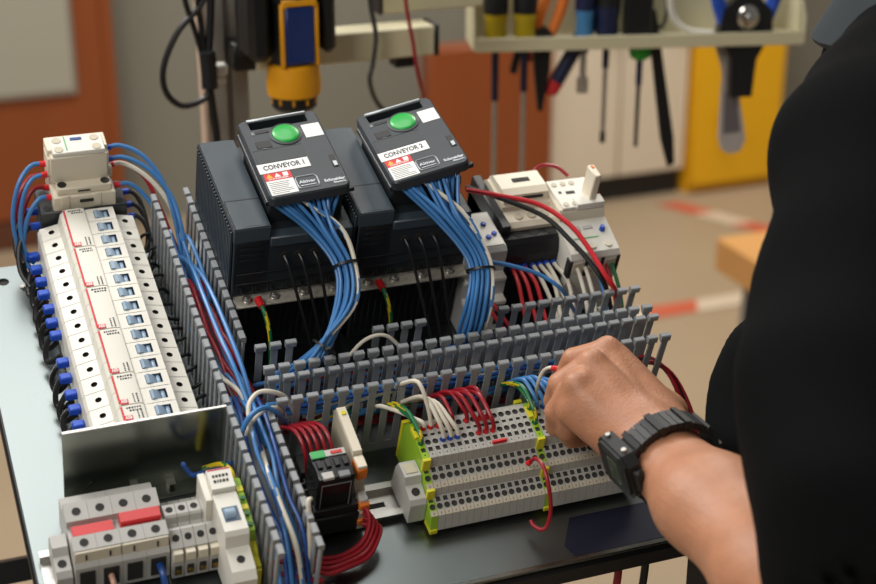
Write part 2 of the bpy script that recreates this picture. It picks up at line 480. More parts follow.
# comb of blue-ended jumper links on the left side of the breakers
k = 0
for i in range(15):
    y = 227.5-17.5*i
    if i == 7: continue
    x = -11
    pts = [(x-3,y,27),(x-9,y+1,25),(x-14,y-3,17),(x-15,y-11,10),(x-11,y-17,13),(x-4,y-18,21)]
    nm = 'first' if i == 0 else ORD[k]
    o = wire('jumper_wire', [tuple(v+random.uniform(-1.2,1.2) for v in p) for p in pts], 2.5, BLACKW,
             'black jumper loop with blue end left of the breakers, %s from the far end' % nm, 'jumper wire', 'black jumper loops on the breakers')
    p0 = Vector(pts[0])
    f = MB().box(-7,3,-3.7,3.7,-3.4,4,1.1); part('ferrule', f, BLUEF, o, label='blue end sleeve')
    k += 1
# black leads from the right side of the breakers into the duct
k = 0
for i in range(15):
    y = 227.5-17.5*i; dy = random.uniform(-4,5)
    wire('black_wire', [(72,y,30),(77,y,30),(83,y+dy*.5,33+random.uniform(-4,4)),(93,y+dy,28+random.uniform(-6,6)),(104,y+dy-6,14)], 1.5, BLACKW,
         'thin black lead right of the breakers, %s from the far end' % ORD[k], 'wire', 'black leads from the breakers into the duct', ends=((BLACK,0,6,1.5),)); k += 1

# steel bracket between breakers and fuse holders
t = thing('steel_bracket', 'upright polished steel bracket plate between the breakers and the fuse holders', 'bracket', (0,-37,0), absolute=True)
part('upright', MB().box(-38,89,-38,-36.4,0,80,.3), STEEL2, t)
part('top_fold', MB().box(-38,89,-38.2,-35.6,79.4,80.6,.3), ZINC, t, label='bright folded top edge')
part('foot_flange', MB().box(-38,89,-52,-38,.1,1.8,.3), STEEL2, t)

# ------------------------------------------------------------------ contactor at the top of the breaker row
t = thing('distribution_block', 'dark grey distribution block under the tall cream contactor', 'terminal block', (30,258,0), absolute=True)
b = MB().box(-7,70,240,276,2,64,1.2)
part('body', b, mat('charcoal_plastic', (48,52,54), .45), t)
for x in (0,64):
    for y in (247,268):
        part('screw_well_shade', disc(MB(), x, y, 64.1, 3.8, 0), HOLE, t)
t = thing('contactor', 'tall cream contactor with white labelled top above the breaker row', 'contactor', (30,262,64), absolute=True)
b = MB()
b.box(5,60,241,285,64,79,.8)
b.box(9,57,244,285,79,86,.8)
b.box(12,19,240.4,242,66,80,.3); b.box(40,47,240.4,242,66,80,.3)
for x0,x1 in ((5,17),(50,61)): b.box(x0,x1,262,286,78,91,.8)
part('base_housing', b, CREAM, t)
b = MB()
for (x0,x1,y,z0,z1) in ((28,40,240.2,72,75),(27,38,243.6,81.5,83)): b.box(x0,x1,y-.2,y+.6,z0,z1,.1)
for x in (14,52): b.cyl((x,250,85.5),(x,250,86.6),4,4,14)
part('slot', b, HOLE, t)
b = MB(); b.box(5.5,55.5,254,281,85,113,.8); b.box(3.5,57.5,258,277,91,110,.8); b.box(4.2,57,262,282,98,116,.8)
part('auxiliary_block', b, CREAM, t)
b = MB().box(8,54,254.6,279,113,117.5,.8); lb = part('label_plate', b, WHITE, t)
for x in (14,47):
    for y in (260,273): part('inspection_port', MB().cyl((x,y,117.3),(x,y,118.1),4,4,16), BEIGE, t)
part('indicator', MB().box(26,36,271.5,275,117.2,118.2,.2), mat('navy_print',(40,70,140)), t, label='blue indicator window')
part('stripe', MB().box(20.6,21.6,258,278,117.2,117.9,.1), GREENP, t, label='green printed line')

def arc_wires(defs, cat='wire'):
    for d in defs: wire(*d[:6], **(d[6] if len(d) > 6 else {}))
F = lambda m: dict(ends=((m,0,6,1.45),))
W1 = 2.0
LW = [('blue_wire', [(4,270,96),(-9,268,97),(-22,258,86),(-30,246,60),(-28,236,34),(-18,233,22)], W1, BLUEW, 'blue wire arching farthest left from the top of the tall cream contactor', 'wire', F(REDF)),
 ('blue_wire', [(4,262,91),(-10,258,90),(-20,250,76),(-25,240,50),(-22,230,26),(-16,226,20)], W1, BLUEW, 'second blue wire arching left from the tall cream contactor, just inside the outermost', 'wire', F(REDF)),
 ('red_wire', [(6,276,78),(-8,274,80),(-20,266,70),(-28,254,44),(-26,240,22),(-20,228,14)], W1, REDW, 'dark red wire leaving the left of the tall cream contactor, upper one', 'wire', F(REDF)),
 ('red_wire', [(6,266,72),(-8,264,74),(-18,256,62),(-24,246,38),(-22,232,18),(-18,214,12)], W1, REDW, 'dark red wire leaving the left of the tall cream contactor, lower one', 'wire', F(REDF)),
 ('blue_wire', [(6,252,72),(-6,250,73),(-18,243,58),(-24,234,32),(-22,222,18)], W1, BLUEW, 'lowest blue wire curving left from the base of the tall cream contactor', 'wire', F(REDF)),
 ('blue_wire', [(56,272,104),(70,272,106),(88,262,100),(102,244,84),(108,222,62),(108,190,40),(104,160,26),(106,120,20)], W1, BLUEW, 'topmost blue wire arching right from the tall cream contactor into the duct', 'wire', F(BLUEF)),
 ('blue_wire', [(56,264,98),(72,262,100),(92,250,92),(108,230,74),(112,204,54),(110,176,38),(112,140,28),(110,100,22)], W1, BLUEW, 'second blue wire arching right from the tall cream contactor into the duct', 'wire', F(BLUEF)),
 ('white_wire', [(58,268,88),(72,266,90),(90,254,82),(104,236,68),(110,214,50),(108,184,34),(112,150,22)], W1, WHITEW, 'white wire arching right from the tall cream contactor into the duct', 'wire', F(REDF)),
 ('red_wire', [(61,276,82),(74,274,84),(90,260,76),(98,240,60),(104,214,44),(110,180,28),(112,140,18)], W1, REDW, 'dark red wire arching right from the tall cream contactor into the duct', 'wire', F(REDF)),
 ('blue_wire', [(61,256,74),(74,254,76),(86,246,68),(98,228,52),(106,204,38),(108,172,26)], W1, BLUEW, 'lowest blue wire curving right from the base of the tall cream contactor', 'wire', F(REDF))]
arc_wires(LW)
for k,(y,z) in enumerate(((272,52),(258,48),(246,44))):
    wire('black_wire', [(70,y,z),(80,y-2,z+1),(86,y-12,z-4),(88,y-32,z-16),(84,y-52,30),(78,y-60,26)], 2.2, BLACKW, 'blue-ended black wire right of the dark distribution block, %s from the back' % ORD[k], 'wire', 'black wires right of the distribution block', ends=((BLUEF,0,8,1.5),))
for k,(y,z) in enumerate(((262,50),(246,46))):
    wire('black_wire', [(-7,y,z),(-18,y-2,z),(-28,y-14,z-10),(-30,y-30,z-24),(-24,y-44,14)], 2.4, BLACKW, 'blue-ended black wire left of the dark distribution block, %s from the back' % ORD[k], 'wire', 'black wires left of the distribution block', ends=((BLUEF,0,9,1.6),))
# ------------------------------------------------------------------ motor drives
def door_mesh(w=70, h=101, th=9):
    """rounded slab with a through opening at the top; local u,v,n"""
    b = MB(); r = 6
    def rr(x0,y0,x1,y1,r,n=5):
        P = []
        for cx,cy,a in ((x1-r,y1-r,0),(x0+r,y1-r,90),(x0+r,y0+r,180),(x1-r,y0+r,270)):
            P += [(cx+r*math.cos(math.radians(a+90*k/n)), cy+r*math.sin(math.radians(a+90*k/n))) for k in range(n+1)]
        return P
    out = rr(0,0,w,h,r); inn = rr(9,87,60,96.6,1.5)
    n = len(out)
    lev = [(0,0),(0,1),(th-1.2,1)]
    vs = []
    def ring(P, z, ins=0., c=None):
        q = []
        for x,y in P:
            q.append((x,y,z))
        return q
    o1 = ring(rr(.0,.0,w,h,r),0); o2 = ring(rr(0,0,w,h,r),th-1.4); o3 = ring(rr(1.2,1.2,w-1.2,h-1.2,r-1),th)
    i3 = ring(inn,th); i1 = ring(inn,0)
    seq = [i1,o1,o2,o3,i3,i1]
    for A,B in zip(seq, seq[1:]):
        b.add(A+B, [(i,(i+1)%n,n+(i+1)%n,n+i) for i in range(n)])
    return b
def warn_tri(b, x, y, s, z):
    b.prism([(x-s,y-s*.8),(x+s,y-s*.8),(x,y+s)], z, z+.12, 'z')
def drive(x, num, tilt, pitch, label):
    t = thing('motor_drive', label, 'motor drive', (x,90,7), 'conveyor motor drives')
    # raised black base with ribs
    b = MB(); b.box(3,103,2,122,-7,64,1)
    for i in range(16): b.box(7+i*6,9.6+i*6,.6,2.4,4,58,.3)
    for i in range(18): b.box(2,3.4,6+i*6.3,9.4+i*6.3,4,60,.3)
    part('heat_sink', b, BLACK2, t)
    b = MB(); b.box(1,104,-14,118,64.4,66.4,.4)
    part('earth_plate', b, EARTH, t, label='bright zinc earthing plate')
    for sx in (12,36,62,88):
        p = MB(); p.cyl((sx,-7,66.2),(sx,-7,67.6),4.2,4.2,16); p.lathe([(3.4,0),(3.4,2.2),(2.6,3.2),(.6,3.3)],(sx,-7,67.5),n=14); p.box(sx-2.2,sx+2.2,-7.4,-6.6,70.4,71,.1)
        part('screw', p, ZINC, t)
    # main housing
    b = MB(); b.box(0,104,0,126,67,127,1.2)
    b.prism([(-1,66),(4,66),(4,127),(-1,127)], 30, 104, 'x') if 0 else None
    for i in range(4): pass
    part('housing', b, DRIVED, t)
    b = MB(); b.prism([(0,67),(0,139),(1,140),(120,139.4),(127,132),(127,67)], 0, 30.5, 'x'); b.box(3,30,112,128,130,134,.5)
    part('side_housing', b, DRIVE, t, smooth=15)
    part('grille_recess', MB().box(-.5,.3,4,122,68.5,136,.1), BLACK2, t)
    b = MB()
    for i in range(26): b.box(-2.0,.4,5+i*4.5,6.9+i*4.5,70,134,.3)
    part('side_grille', b, DRIVE, t)
    part('lid_seam', MB().box(.6,30,36.6,38,139.4,140.5,.1), BLACK2, t); part('lid_seam', MB().box(.4,1.3,.6,37,139.2,140.4,.1), BLACK2, t)
    b = MB(); b.box(1.2,29.4,.6,36.6,139.6,140.6,.3); b.box(8,24,2.6,3.2,140.4,140.8,.05); part('lid', b, DRIVE, t)
    b = MB()
    for i in range(4): b.box(6,25,-.35,.6,103+i*6,106.4+i*6,.1)
    for i in range(2): b.box(4,100,-.5,.6,78+i*11,80+i*11,.2)
    part('vent_slot', b, BLACK2, t)
    b = MB(); b.box(31,102,-1.5,10,118,128,1); part('ledge', b, DRIVE, t)
    for i in range(5): part('cable_entry', MB().cyl((44+i*13,-.9,106),(44+i*13,2,106),4.2,4.2,14), HOLE, t)
    for i in range(7): part('clip', MB().tube([(8+i*13,-.6,76),(8+i*13,-2.6,73),(13+i*13,-2.6,71.4),(18+i*13,-2.6,73),(18+i*13,-.6,76)],.8,6), BLACK, t)
    part('centre_module', MB().box(34,99,20,100,126,147,1.5), DRIVED, t)
    part('module_neck', MB().box(36,97,18,96,146.5,152,1), BLACK2, t)
    # keypad door, hinged on its left edge
    M = Matrix.Translation(mm((31,8,153))) @ Matrix.Rotation(-math.radians(tilt), 4, 'Y') @ Matrix.Rotation(-math.radians(pitch), 4, 'X') @ Matrix.Diagonal((1,1.06,1,1))
    d = part('keypad_door', door_mesh(), DOOR, t, mtx=M)
    T = 9.0
    b = MB(); b.box(8,61,96.8,99.6,7.5,11,.8); part('grab_bar', b, SILVER, d, label='silver edged grab bar')
    b = MB(); b.lathe([(14,0),(14,1.0),(13,1.4)],(36.5,75,T-.4),n=32); part('button_surround', b, DRIVED, d)
    b = MB(); b.lathe([(11.6,0),(11.8,1.0),(11.4,1.6),(9,2.3),(5,2.7),(.5,2.8)],(36.5,75,T),n=36); part('push_button', b, GREENB, d, label='green domed push button', smooth=70)
    part('socket', MB().box(8,21,62,71,T-.2,T+.5,.3), BLACK2, d)
    part('socket_mark', MB().box(12,17,60.6,61.5,T,T+.5,.05), INKG, d)
    part('status_window', MB().box(12,24,81,84.6,T-.2,T+.4,.2), BLACK2, d)
    part('status_mark', MB().box(8,10.6,80,84,T,T+.4,.05), INKG, d)
    part('nameplate', MB().box(3,45,43,59.6,T-.2,T+.35,.15), mat('slate_recess',(42,48,52),.45), d)
    part('nameplate_edge', MB().box(3,45,59.4,60,T-.1,T+.5,.1), BLACK2, d)
    part('sticker', MB().box(52,68,66,83,T-.1,T+.35,.1), LABEL, d, label='blank white square sticker')
    part('name_label', MB().box(1,45,30.4,42.4,T-.1,T+.45,.1), LABEL, d, label='white name label')
    lettering('CONVEYOR %d' % num, .0078, INK, d, Matrix.Translation(mm((23,36.5,T+.55))), .0350, .00014)
    b = MB(); b.box(3,26,3,29.6,T-.1,T+.35,.1); part('warning_label', b, LABEL, d)
    part('warning_header', MB().box(3,26,20.6,29.7,T,T+.5,.1), REDD, d, label='red header of the warning label')
    b = MB(); warn_tri(b, 7.4, 26.2, 2.9, T+.45); part('hazard_triangle', b, mat('amber_print',(236,170,30),.5), d)
    b = MB(); warn_tri(b, 14.2, 26.2, 2.7, T+.45); part('hazard_icon', b, LABEL, d)
    part('hazard_icon', MB().box(19,23.4,24,28.8,T+.45,T+.57,.05), LABEL, d)
    lettering('DANGER', .0026, LABEL, d, Matrix.Translation(mm((14.5,22.3,T+.6))), .017, .00005)
    rr = random.Random(num)
    for i in range(7):
        part('text_line', MB().box(4.6,rr.uniform(18,24),4.6+i*2.15,5.3+i*2.15,T+.3,T+.45,.03), INKG, d)
    b = MB()
    q = [(28.5,6),(27,8),(27,17.5),(28.5,20),(43.5,20),(45,17.5),(45,8),(43.5,6)]
    b.tube([(u,v,T+.2) for u,v in q+[q[0]]], .6, 5, raw=True); part('badge_outline', b, SILVER, d)
    part('badge_line', MB().box(29.5,42.5,8.4,9.2,T,T+.4,.05), SILVER, d)
    lettering('Altivar', .0048, SILVER, d, Matrix.Translation(mm((36,13,T+.3))), .0145, .00013)
    lettering('Schneider', .0046, SILVER, d, Matrix.Translation(mm((58.6,9.6,T+.3))), .0180, .00018)
    lettering('Electric', .0030, SILVER, d, Matrix.Translation(mm((62,6,T+.3))), .0105, .0001)
    b = MB(); b.box(62.6,67.6,24,40,T-.2,T+.4,.3); part('lock_slot', b, BLACK2, d)
    part('lock_slider', MB().box(63.6,66.8,25,31,T+.2,T+1.1,.2), SILVER, d)
    part('hinge', MB().cyl((.6,6,-1),(.6,94,-1),2.6,2.6,10), BLACK, d)
    part('corner_tab', MB().box(67,73,1,5,0,4,.5), BLACK, d)
    # three thin black leads from the cable entries, joined to the drive
    return t
D1 = drive(126, 1, 4.5, 0, 'dark slate motor drive with green button marked CONVEYOR 1')
D2 = drive(234, 2, 12.5, 4.5, 'dark slate motor drive with green button marked CONVEYOR 2, its keypad swung up')

def bundle(which, starts, mids, white_at, name):
    """starts: start points across; mids: list of (centre, spread radius) along the bundle"""
    n = len(starts); rr = random.Random(which)
    # pack members on a hex-ish disc
    slots = []
    for i in range(n):
        a = i*2.39996; rad = math.sqrt((i+.5)/n); slots.append((rad*math.cos(a), rad*math.sin(a)))
    order = sorted(range(n), key=lambda i: slots[i][0])
    rm = order.pop(); order.insert(white_at, rm); slots[rm] = (.80,.62)
    k = 0
    for j, si in enumerate(order):
        sx, sy = slots[si]; pts = [starts[j]]
        s0 = Vector(starts[j]); 
        for q,(c,u,v,r) in enumerate(mids):
            c = Vector(c); p = c+Vector(u)*sx*r+Vector(v)*sy*r
            p += Vector((rr.uniform(-.6,.6),rr.uniform(-.6,.6),rr.uniform(-.5,.5)))
            pts.append(tuple(p))
        if j == white_at:
            wire('striped_wire', pts, 1.95, WHITEW, 'blue-striped white wire in the bundle under the %s drive keypad' % {'CONVEYOR 1':'left','CONVEYOR 2':'right'}[name], 'wire', stripe=BLUEW)
        else:
            wire('blue_wire', pts, 1.7, BLUEW, 'blue wire under the %s drive keypad, %s from the left' % ({'CONVEYOR 1':'left','CONVEYOR 2':'right'}[name], ORD[k]), 'wire', 'blue control wires of the %s drive' % {'CONVEYOR 1':'left','CONVEYOR 2':'right'}[name])
            k += 1
def zip_tie(c, d, r, label):
    c = Vector(c); d = Vector(d).normalized(); u = d.orthogonal().normalized(); w = d.cross(u)
    P = [c+(u*math.cos(2*PI*i/18)+w*math.sin(2*PI*i/18))*r for i in range(19)]
    b = MB().tube(P, 1, rect=(1.1,.8), raw=True)
    h = P[4]; b.box(h.x-2.4,h.x+2.4,h.y-2,h.y+2,h.z-1.8,h.z+1.8,.4)
    b.tube([h, h+w*2+d*1, h+w*4+d*3], .8, rect=(1,.5))
    return solo('cable_tie', b, BLACK, label, 'cable tie', loc=tuple(c))
X = (1,0,0)
st1 = [tuple(Vector((163+i*4.5, 99+(i%2)*1.6, 158+i*.3))+Vector((0,4,0))) for i in range(13)]
m1 = [((201.4,86.4,140.0),X,(0,-.7,.6),14),((212.7,58.7,122.0),X,(0,-.75,.6),8.6),((206.8,32.4,104.0),X,(0,-.75,.6),8.6),((181.4,5.9,84.0),(.7,.5,0),(0,.4,.9),8.0),((162.6,5.1,60.0),(.7,.6,0),(0,.4,.9),9.5),((146.5,15.9,40.0),(.3,.8,0),(0,.2,.9),9.0)]
bundle(1, st1, m1, 5, 'CONVEYOR 1')
def along(m, i): return tuple(Vector(m[i+1][0])-Vector(m[i-1][0]))
zip_tie(m1[1][0], along(m1,1), 10.4, 'black cable tie round the CONVEYOR 1 wires, upper one')
zip_tie(m1[3][0], along(m1,3), 10.0, 'black cable tie round the CONVEYOR 1 wires, lower one by the duct')
st2 = [tuple(Vector((272+i*3.7, 100+(i%2)*1.6, 161+i*.8))+Vector((0,4,0))) for i in range(15)]
m2 = [((307.6,78.1,146.0),X,(0,-.7,.6),15),((323.5,52.5,128.0),X,(0,-.75,.6),10.5),((327.1,35.5,116.0),X,(0,-.75,.6),10),((320.3,16.3,100.0),X,(0,-.75,.6),11),((317.2,13.4,66.0),X,(0,-.8,.5),11.5),((324.9,27.9,35.0),X,(0,.9,.4),11)]
bundle(2, st2, m2, 5, 'CONVEYOR 2')
zip_tie(m2[2][0], along(m2,2), 12.2, 'black cable tie round the CONVEYOR 2 wires')

# earth wires and thin black leads of each drive
def earth(p, label):
    pts = [p, (p[0]+1.5,p[1]-14,p[2]-2), (p[0]+4,p[1]-26,p[2]-18), (p[0]+4,p[1]-34,p[2]-44), (p[0]+3,p[1]-44,18)]
    wire('earth_wire', pts, 2.0, GREENW, label, 'wire', stripe=YELLOWW, ends=((REDF,0,9,1.8),))
earth((147,80,76), 'green and yellow earth wire with red lug under the left drive')
earth((255,80,76), 'green and yellow earth wire with red lug under the right drive')
for name, x in (('CONVEYOR 1',126),('CONVEYOR 2',234)):
    for i in range(3):
        wire('black_wire', [(x+44+i*13,90,113),(x+47+i*13,80,104),(x+56+i*11,62,66),(x+64+i*9,44,30),(x+66+i*8,20,14)], 1.5, BLACKW,
             'thin black lead from the %s drive, %s from its left' % ({'CONVEYOR 1':'left','CONVEYOR 2':'right'}[name], ORD[i]), 'wire', 'black motor leads')

# ------------------------------------------------------------------ devices at the right of the drives
t = thing('timer_relay', 'pale grey relay with blue dials beside the right drive\'s blue wires', 'relay', (360,115,0), absolute=True)
b = MB(); b.prism([(72,2),(72,34),(80,38),(80,56),(88,60),(88,84),(92,87),(140,87),(146,60),(146,2)], 338, 379, 'x'); part('body', b, LGREY, t, smooth=15)
part('face', MB().box(339,378,93,138,86.6,88,.4), WHITE, t)
for i,(x,y) in enumerate(((348,100),(366,104),(350,118),(368,122),(358,130),(373,108))):
    part('dial', MB().lathe([(2.6,0),(2.6,1.8),(2,2.4)],(x,y,87.8),n=12), BLUEF, t, label='blue dial')
part('terminal_ledge', MB().box(338.5,378.5,70,84,36,40,.5), WHITE, t); part('terminal_ledge', MB().box(338.5,378.5,78,90,57,61,.5), WHITE, t)
for x in (344,357,370): part('slot', MB().box(x,x+6,71.4,72.6,10,28,.3), HOLE, t)

t = thing('contactor', 'cream contactor with ribbed cover on a black overload block', 'contactor', (420,150,0), absolute=True)
part('back_housing', MB().box(383,442,140,192,2,74,1.5), BLACK, t); part('side_housing', MB().box(383,392,112,190,50,90,1), BLACK, t)
b = MB(); b.prism([(118,62),(116,84),(121,87),(135,88),(137,92),(144,95),(176,95),(183,88),(185,62)], 392, 441, 'x'); part('housing', b, CREAM, t, smooth=15)
b = MB(); b.prism([(140,93),(142,101),(150,103),(172,102),(178,97),(178,92)], 395, 440, 'x'); part('cover', b, CREAM, t, smooth=15)
part('slot', MB().box(410,427,158,163,101.6,103.4,.2), HOLE, t); part('slot', MB().box(413,434,140.2,143,96,99,.3), HOLE, t)
for x in (405,418,431): part('screw', MB().cyl((x,127,86.9),(x,127,88.4),4.0,4.0,14), BEIGE, t)
for i in range(3): part('terminal_mouth', MB().box(397+i*15,408+i*15,114.8,118,66,79,.4), BEIGE, t)
t = thing('overload_block', 'black terminal block with red and white wires under the cream contactor', 'terminal block', (412,115,0), absolute=True)
b = MB(); b.prism([(98,2),(98,66),(102,77),(106,80),(136,80),(138,2)], 383, 441, 'x'); part('body', b, BLACK, t, smooth=15)
for i in range(3): part('screw_well_shade', disc(MB(), 400+i*16, 112, 80.1, 4.6, 0), HOLE, t)
for i in range(3): part('terminal_mouth', MB().box(389+i*18,402+i*18,97.4,98.6,44,60,.4), HOLE, t)

t = thing('motor_starter', 'white motor starter with a raised cream lever at the far right end', 'motor starter', (460,110,0), absolute=True)
b = MB(); b.prism([(112,2),(112,84),(116,94),(118,96),(160,96),(165,84),(165,2)], 441, 487, 'x'); part('contactor_body', b, CREAM, t, smooth=15)
part('front_plate', MB().box(444,484,117,158,95.6,99,.7), WHITE, t); part('front_step', MB().box(458,486,116,128,95.6,102,.5), WHITE, t)
for x in (449,458,467):
    for y in (122,151): part('screw', MB().cyl((x,y,98.6),(x,y,99.8),2.8,2.8,12), BEIGE, t)
part('indicator', MB().box(456,465,136,140,98.6,99.4,.2), INK, t); part('indicator', MB().box(449,452,138,141,98.6,99.4,.2), INK, t)
part('lever', MB().box(472,479,121,139,96,129,1), CREAM, t)
part('lever_mark', MB().box(474,477,133,137,128.6,129.6,.3), ORANGE, t)
b = MB(); b.prism([(73,54),(73,74),(76,79),(112,87),(114,60),(110,2),(80,2)], 438, 487, 'x'); part('overload_body', b, WHITE, t, smooth=15)
def slope(y): return 79+(y-76)*8/36
for x in (446,462,478): part('overload_screw', MB().cyl((x,82,slope(82)-.5),(x,82,slope(82)+.8),3.4,3.4,14), BEIGE, t)
for i in range(3): part('overload_mouth', MB().box(441+i*16,452+i*16,72.2,74,57,70,.4), BEIGE, t)
part('reset_button', MB().cyl((478,98,slope(98)),(478,98,slope(98)+5),2.8,2.2,12), BLUEF, t, label='blue reset button')
part('stripe', MB().box(447,472,91,92.2,slope(91)-.2,slope(91)+.5,.1), GREENP, t, label='green printed line')
part('dial', MB().lathe([(4.6,0),(4.6,.7),(3.4,.8)],(453,103,slope(103)-.2),n=18), LGREY, t); part('scale', MB().box(460,470,101,105,slope(103)-.3,slope(103)+.5,.1), LGREY, t)
for i in range(4): part('divider', MB().box(436.8+i*16,440.4+i*16,72.6,80,53,73,.3), BLACK, t)
part('lower_housing', MB().box(438,487,82,112,2,54,1), BLACK, t)

# loose wires around the right-hand devices
RW = [('red_wire', [(356.3,145.2,112.0),(384.1,131.1,112.0),(417.0,114.1,110.0),(435.7,86.6,106.0),(444.9,59.2,98.0),(449.6,33.2,90.0),(458.3,24.7,78.0),(476.3,33.2,40.0)], 2.3, REDB, 'bright red wire arching from CONVEYOR 2 across the cream contactor', 'wire'),
 ('black_wire', [(359.1,151.6,110.0),(387.7,127.1,110.0),(417.4,101.7,106.0),(431.1,73.6,100.0),(440.8,48.2,94.0),(449.4,28.8,82.0),(468.8,34.8,40.0)], 2.3, BLACKW, 'black wire arching beside the bright red one across the cream contactor', 'wire'),
 ('red_wire', [(438,176,92),(448,182,98),(462,176,100),(470,164,97)], 1.8, REDW, 'thin red wire behind the cream lever of the motor starter', 'wire'),
 ('red_wire', [(482,150,100),(489,140,96),(490,128,86),(488,112,74)], 1.8, REDW, 'short red wire coming out at the right of the motor starter lever', 'wire'),
 ('blue_wire', [(343.9,56.5,104.0),(365.2,51.4,100.0),(390.2,43.3,92.0),(408.1,30.8,82.0),(434.7,42.1,40.0)], 1.9, BLUEW, 'single blue wire running right from the CONVEYOR 2 tie to the rear duct', 'wire')]
arc_wires(RW)
for i in range(3):
    x = 392+i*6.5
    wire('red_wire', [(x,100,53),(x+.5,91,53),(x-1+i*2,74,50),(x-4+i*3,48,38),(x-5+i*3,26,26),(x-6+i*2,14,16)], 2.0, REDB, 'red wire under the black terminal block, %s from the left' % ORD[i], 'wire', 'red wires under the black terminal block', ends=((BLUEF,0,5,1.5),))
for i in range(4):
    x = 413+i*7
    wire('white_wire', [(x,100,53),(x+1,91,53),(x+2+i%2*3,72,50),(x+5-i%2*3,46,38),(x+4-i%2*4,26,26),(x,14,16)], 2.0, WHITEW, 'white wire under the black terminal block, %s from the left' % ORD[i], 'wire', 'white wires under the black terminal block', ends=((BLUEF,0,5,1.5),))
for i in range(2):
    x = 366+i*7
    wire('red_wire', [(x-12,74,40),(x-8,64,40),(x-2,44,34),(x+3,24,26),(x+4,14,16)], 1.9, REDW, 'dark red wire beside the blue bundle of CONVEYOR 2, %s of two from the left' % ORD[i], 'wire', 'red wires beside the CONVEYOR 2 bundle')
for i,(m,nm,dx) in enumerate(((WHITEW,'white',0),(WHITEW,'second white',8),(BLUEW,'pale blue',19),(REDW,'dark red',29),(GREENW,'green',35))):
    x = 446+dx
    wire(nm.split()[-1]+'_wire', [(x,74,64),(x,66,61),(x,48,50),(x-2,30,36),(x-4,18,20)], 1.9, m, nm+' wire dropping from the front of the white motor starter into the rear duct', 'wire')
# ------------------------------------------------------------------ long row of three-level terminals
P = 6.25
def level_strip(b, y0, z0, y1, z1, w, holes, m=0, mh=1):
    """sloping strip from (y0,z0) to (y1,z1); holes: list of (pos along, size along, hole)"""
    L = math.hypot(y1-y0, z1-z0); v = (0,(y1-y0)/L,(z1-z0)/L)
    a = 0
    for cpos, ln, hole in holes:
        if cpos-ln/2 > a+1e-6: quad(b, y0, z0, v, a, cpos-ln/2, w, m)
        o = (0, y0+v[1]*(cpos-ln/2), z0+v[2]*(cpos-ln/2))
        b.holed(o, v and (1,0,0), v, w, ln, hole, 1.4, m, mh, mh)
        a = cpos+ln/2
    if a < L-1e-6: quad(b, y0, z0, v, a, L, w, m)
def quad(b, y0, z0, v, a0, a1, w, m):
    b.add([(0,y0+v[1]*a0,z0+v[2]*a0),(w,y0+v[1]*a0,z0+v[2]*a0),(w,y0+v[1]*a1,z0+v[2]*a1),(0,y0+v[1]*a1,z0+v[2]*a1)], [(0,1,2,3)], m)
FRONT = [(-141,7),(-138.5,20),(-136.5,24.5),(-124,30),(-123.2,39),(-107,46.5),(-106,56.5),(-96,58.5),(-76,60),(-66,58),(-60,46)]
FRONT = [(-140.5,7),(-138,22),(-123.5,29),(-122.5,37),(-106.8,45),(-105.8,55.5),(-72,60.5),(-62,50),(-58,7)]
def terminal_body(w=P-.25):
    b = MB()
    # side outlines
    o = [(y,z) for y,z in FRONT]
    n = len(o)
    b.add([(0,y,z) for y,z in o], [tuple(range(n))]); b.add([(w,y,z) for y,z in o], [tuple(range(n))[::-1]])
    def wall(i):
        (y0,z0),(y1,z1) = o[i],o[(i+1)%n]
        b.add([(0,y0,z0),(w,y0,z0),(w,y1,z1),(0,y1,z1)], [(0,1,2,3)])
    r = 2.5; s = (1.85,1.95)
    wall(0)
    level_strip(b, *o[1], *o[2], w, [(7.6,5.4,r),(13.4,4.6,s)])
    wall(2)
    level_strip(b, *o[3], *o[4], w, [(9.0,5.4,r),(15.2,4.6,s)])
    wall(4)
    L = math.hypot(o[6][0]-o[5][0], o[6][1]-o[5][1])
    level_strip(b, *o[5], *o[6], w, [(3.2,2.2,.6),(8.0,4.6,s),(14.6,5.6,r),(21.4,3.8,(1.75,1.2)),(28.2,5.6,r)])
    wall(6); wall(7); wall(8)
    return b
def label_strips(t, m=None):
    o = FRONT
    (y0,z0),(y1,z1) = o[1],o[2]
    part('marker', MB().box(.2,P-.5,-.2,4.2,-.1,.35,.05).xf(Matrix.Translation((0,y0+.2,z0+.1)) @ Matrix.Rotation(math.atan2(z1-z0,y1-y0),4,'X')), BEIGE, t)
    (y0,z0),(y1,z1) = o[3],o[4]
    part('marker', MB().box(.2,P-.5,-.2,4.6,-.1,.35,.05).xf(Matrix.Translation((0,y0+.2,z0+.1)) @ Matrix.Rotation(math.atan2(z1-z0,y1-y0),4,'X')), BEIGE, t)
    b = MB().box(2.6,3.1,-138.9,-138.3,17,20.6,.02); 
    (y0,z0),(y1,z1) = o[1],o[2]
    q = Matrix.Translation((0,y0+.2,z0+.1)) @ Matrix.Rotation(math.atan2(z1-z0,y1-y0),4,'X')
    c = MB().box(2.4,3.3,1.0,2.8,.3,.45,.02).xf(q)
    (y0,z0),(y1,z1) = o[3],o[4]
    q = Matrix.Translation((0,y0+.2,z0+.1)) @ Matrix.Rotation(math.atan2(z1-z0,y1-y0),4,'X')
    c2 = MB().box(2.4,3.3,1.0,2.8,.3,.45,.02).xf(q); c.add(c2.v, c2.f)
    part('marking', c, INKG, t)
x0 = 231.5
PE = {0, 16}
proto = None; pe0 = None
cnt = 0
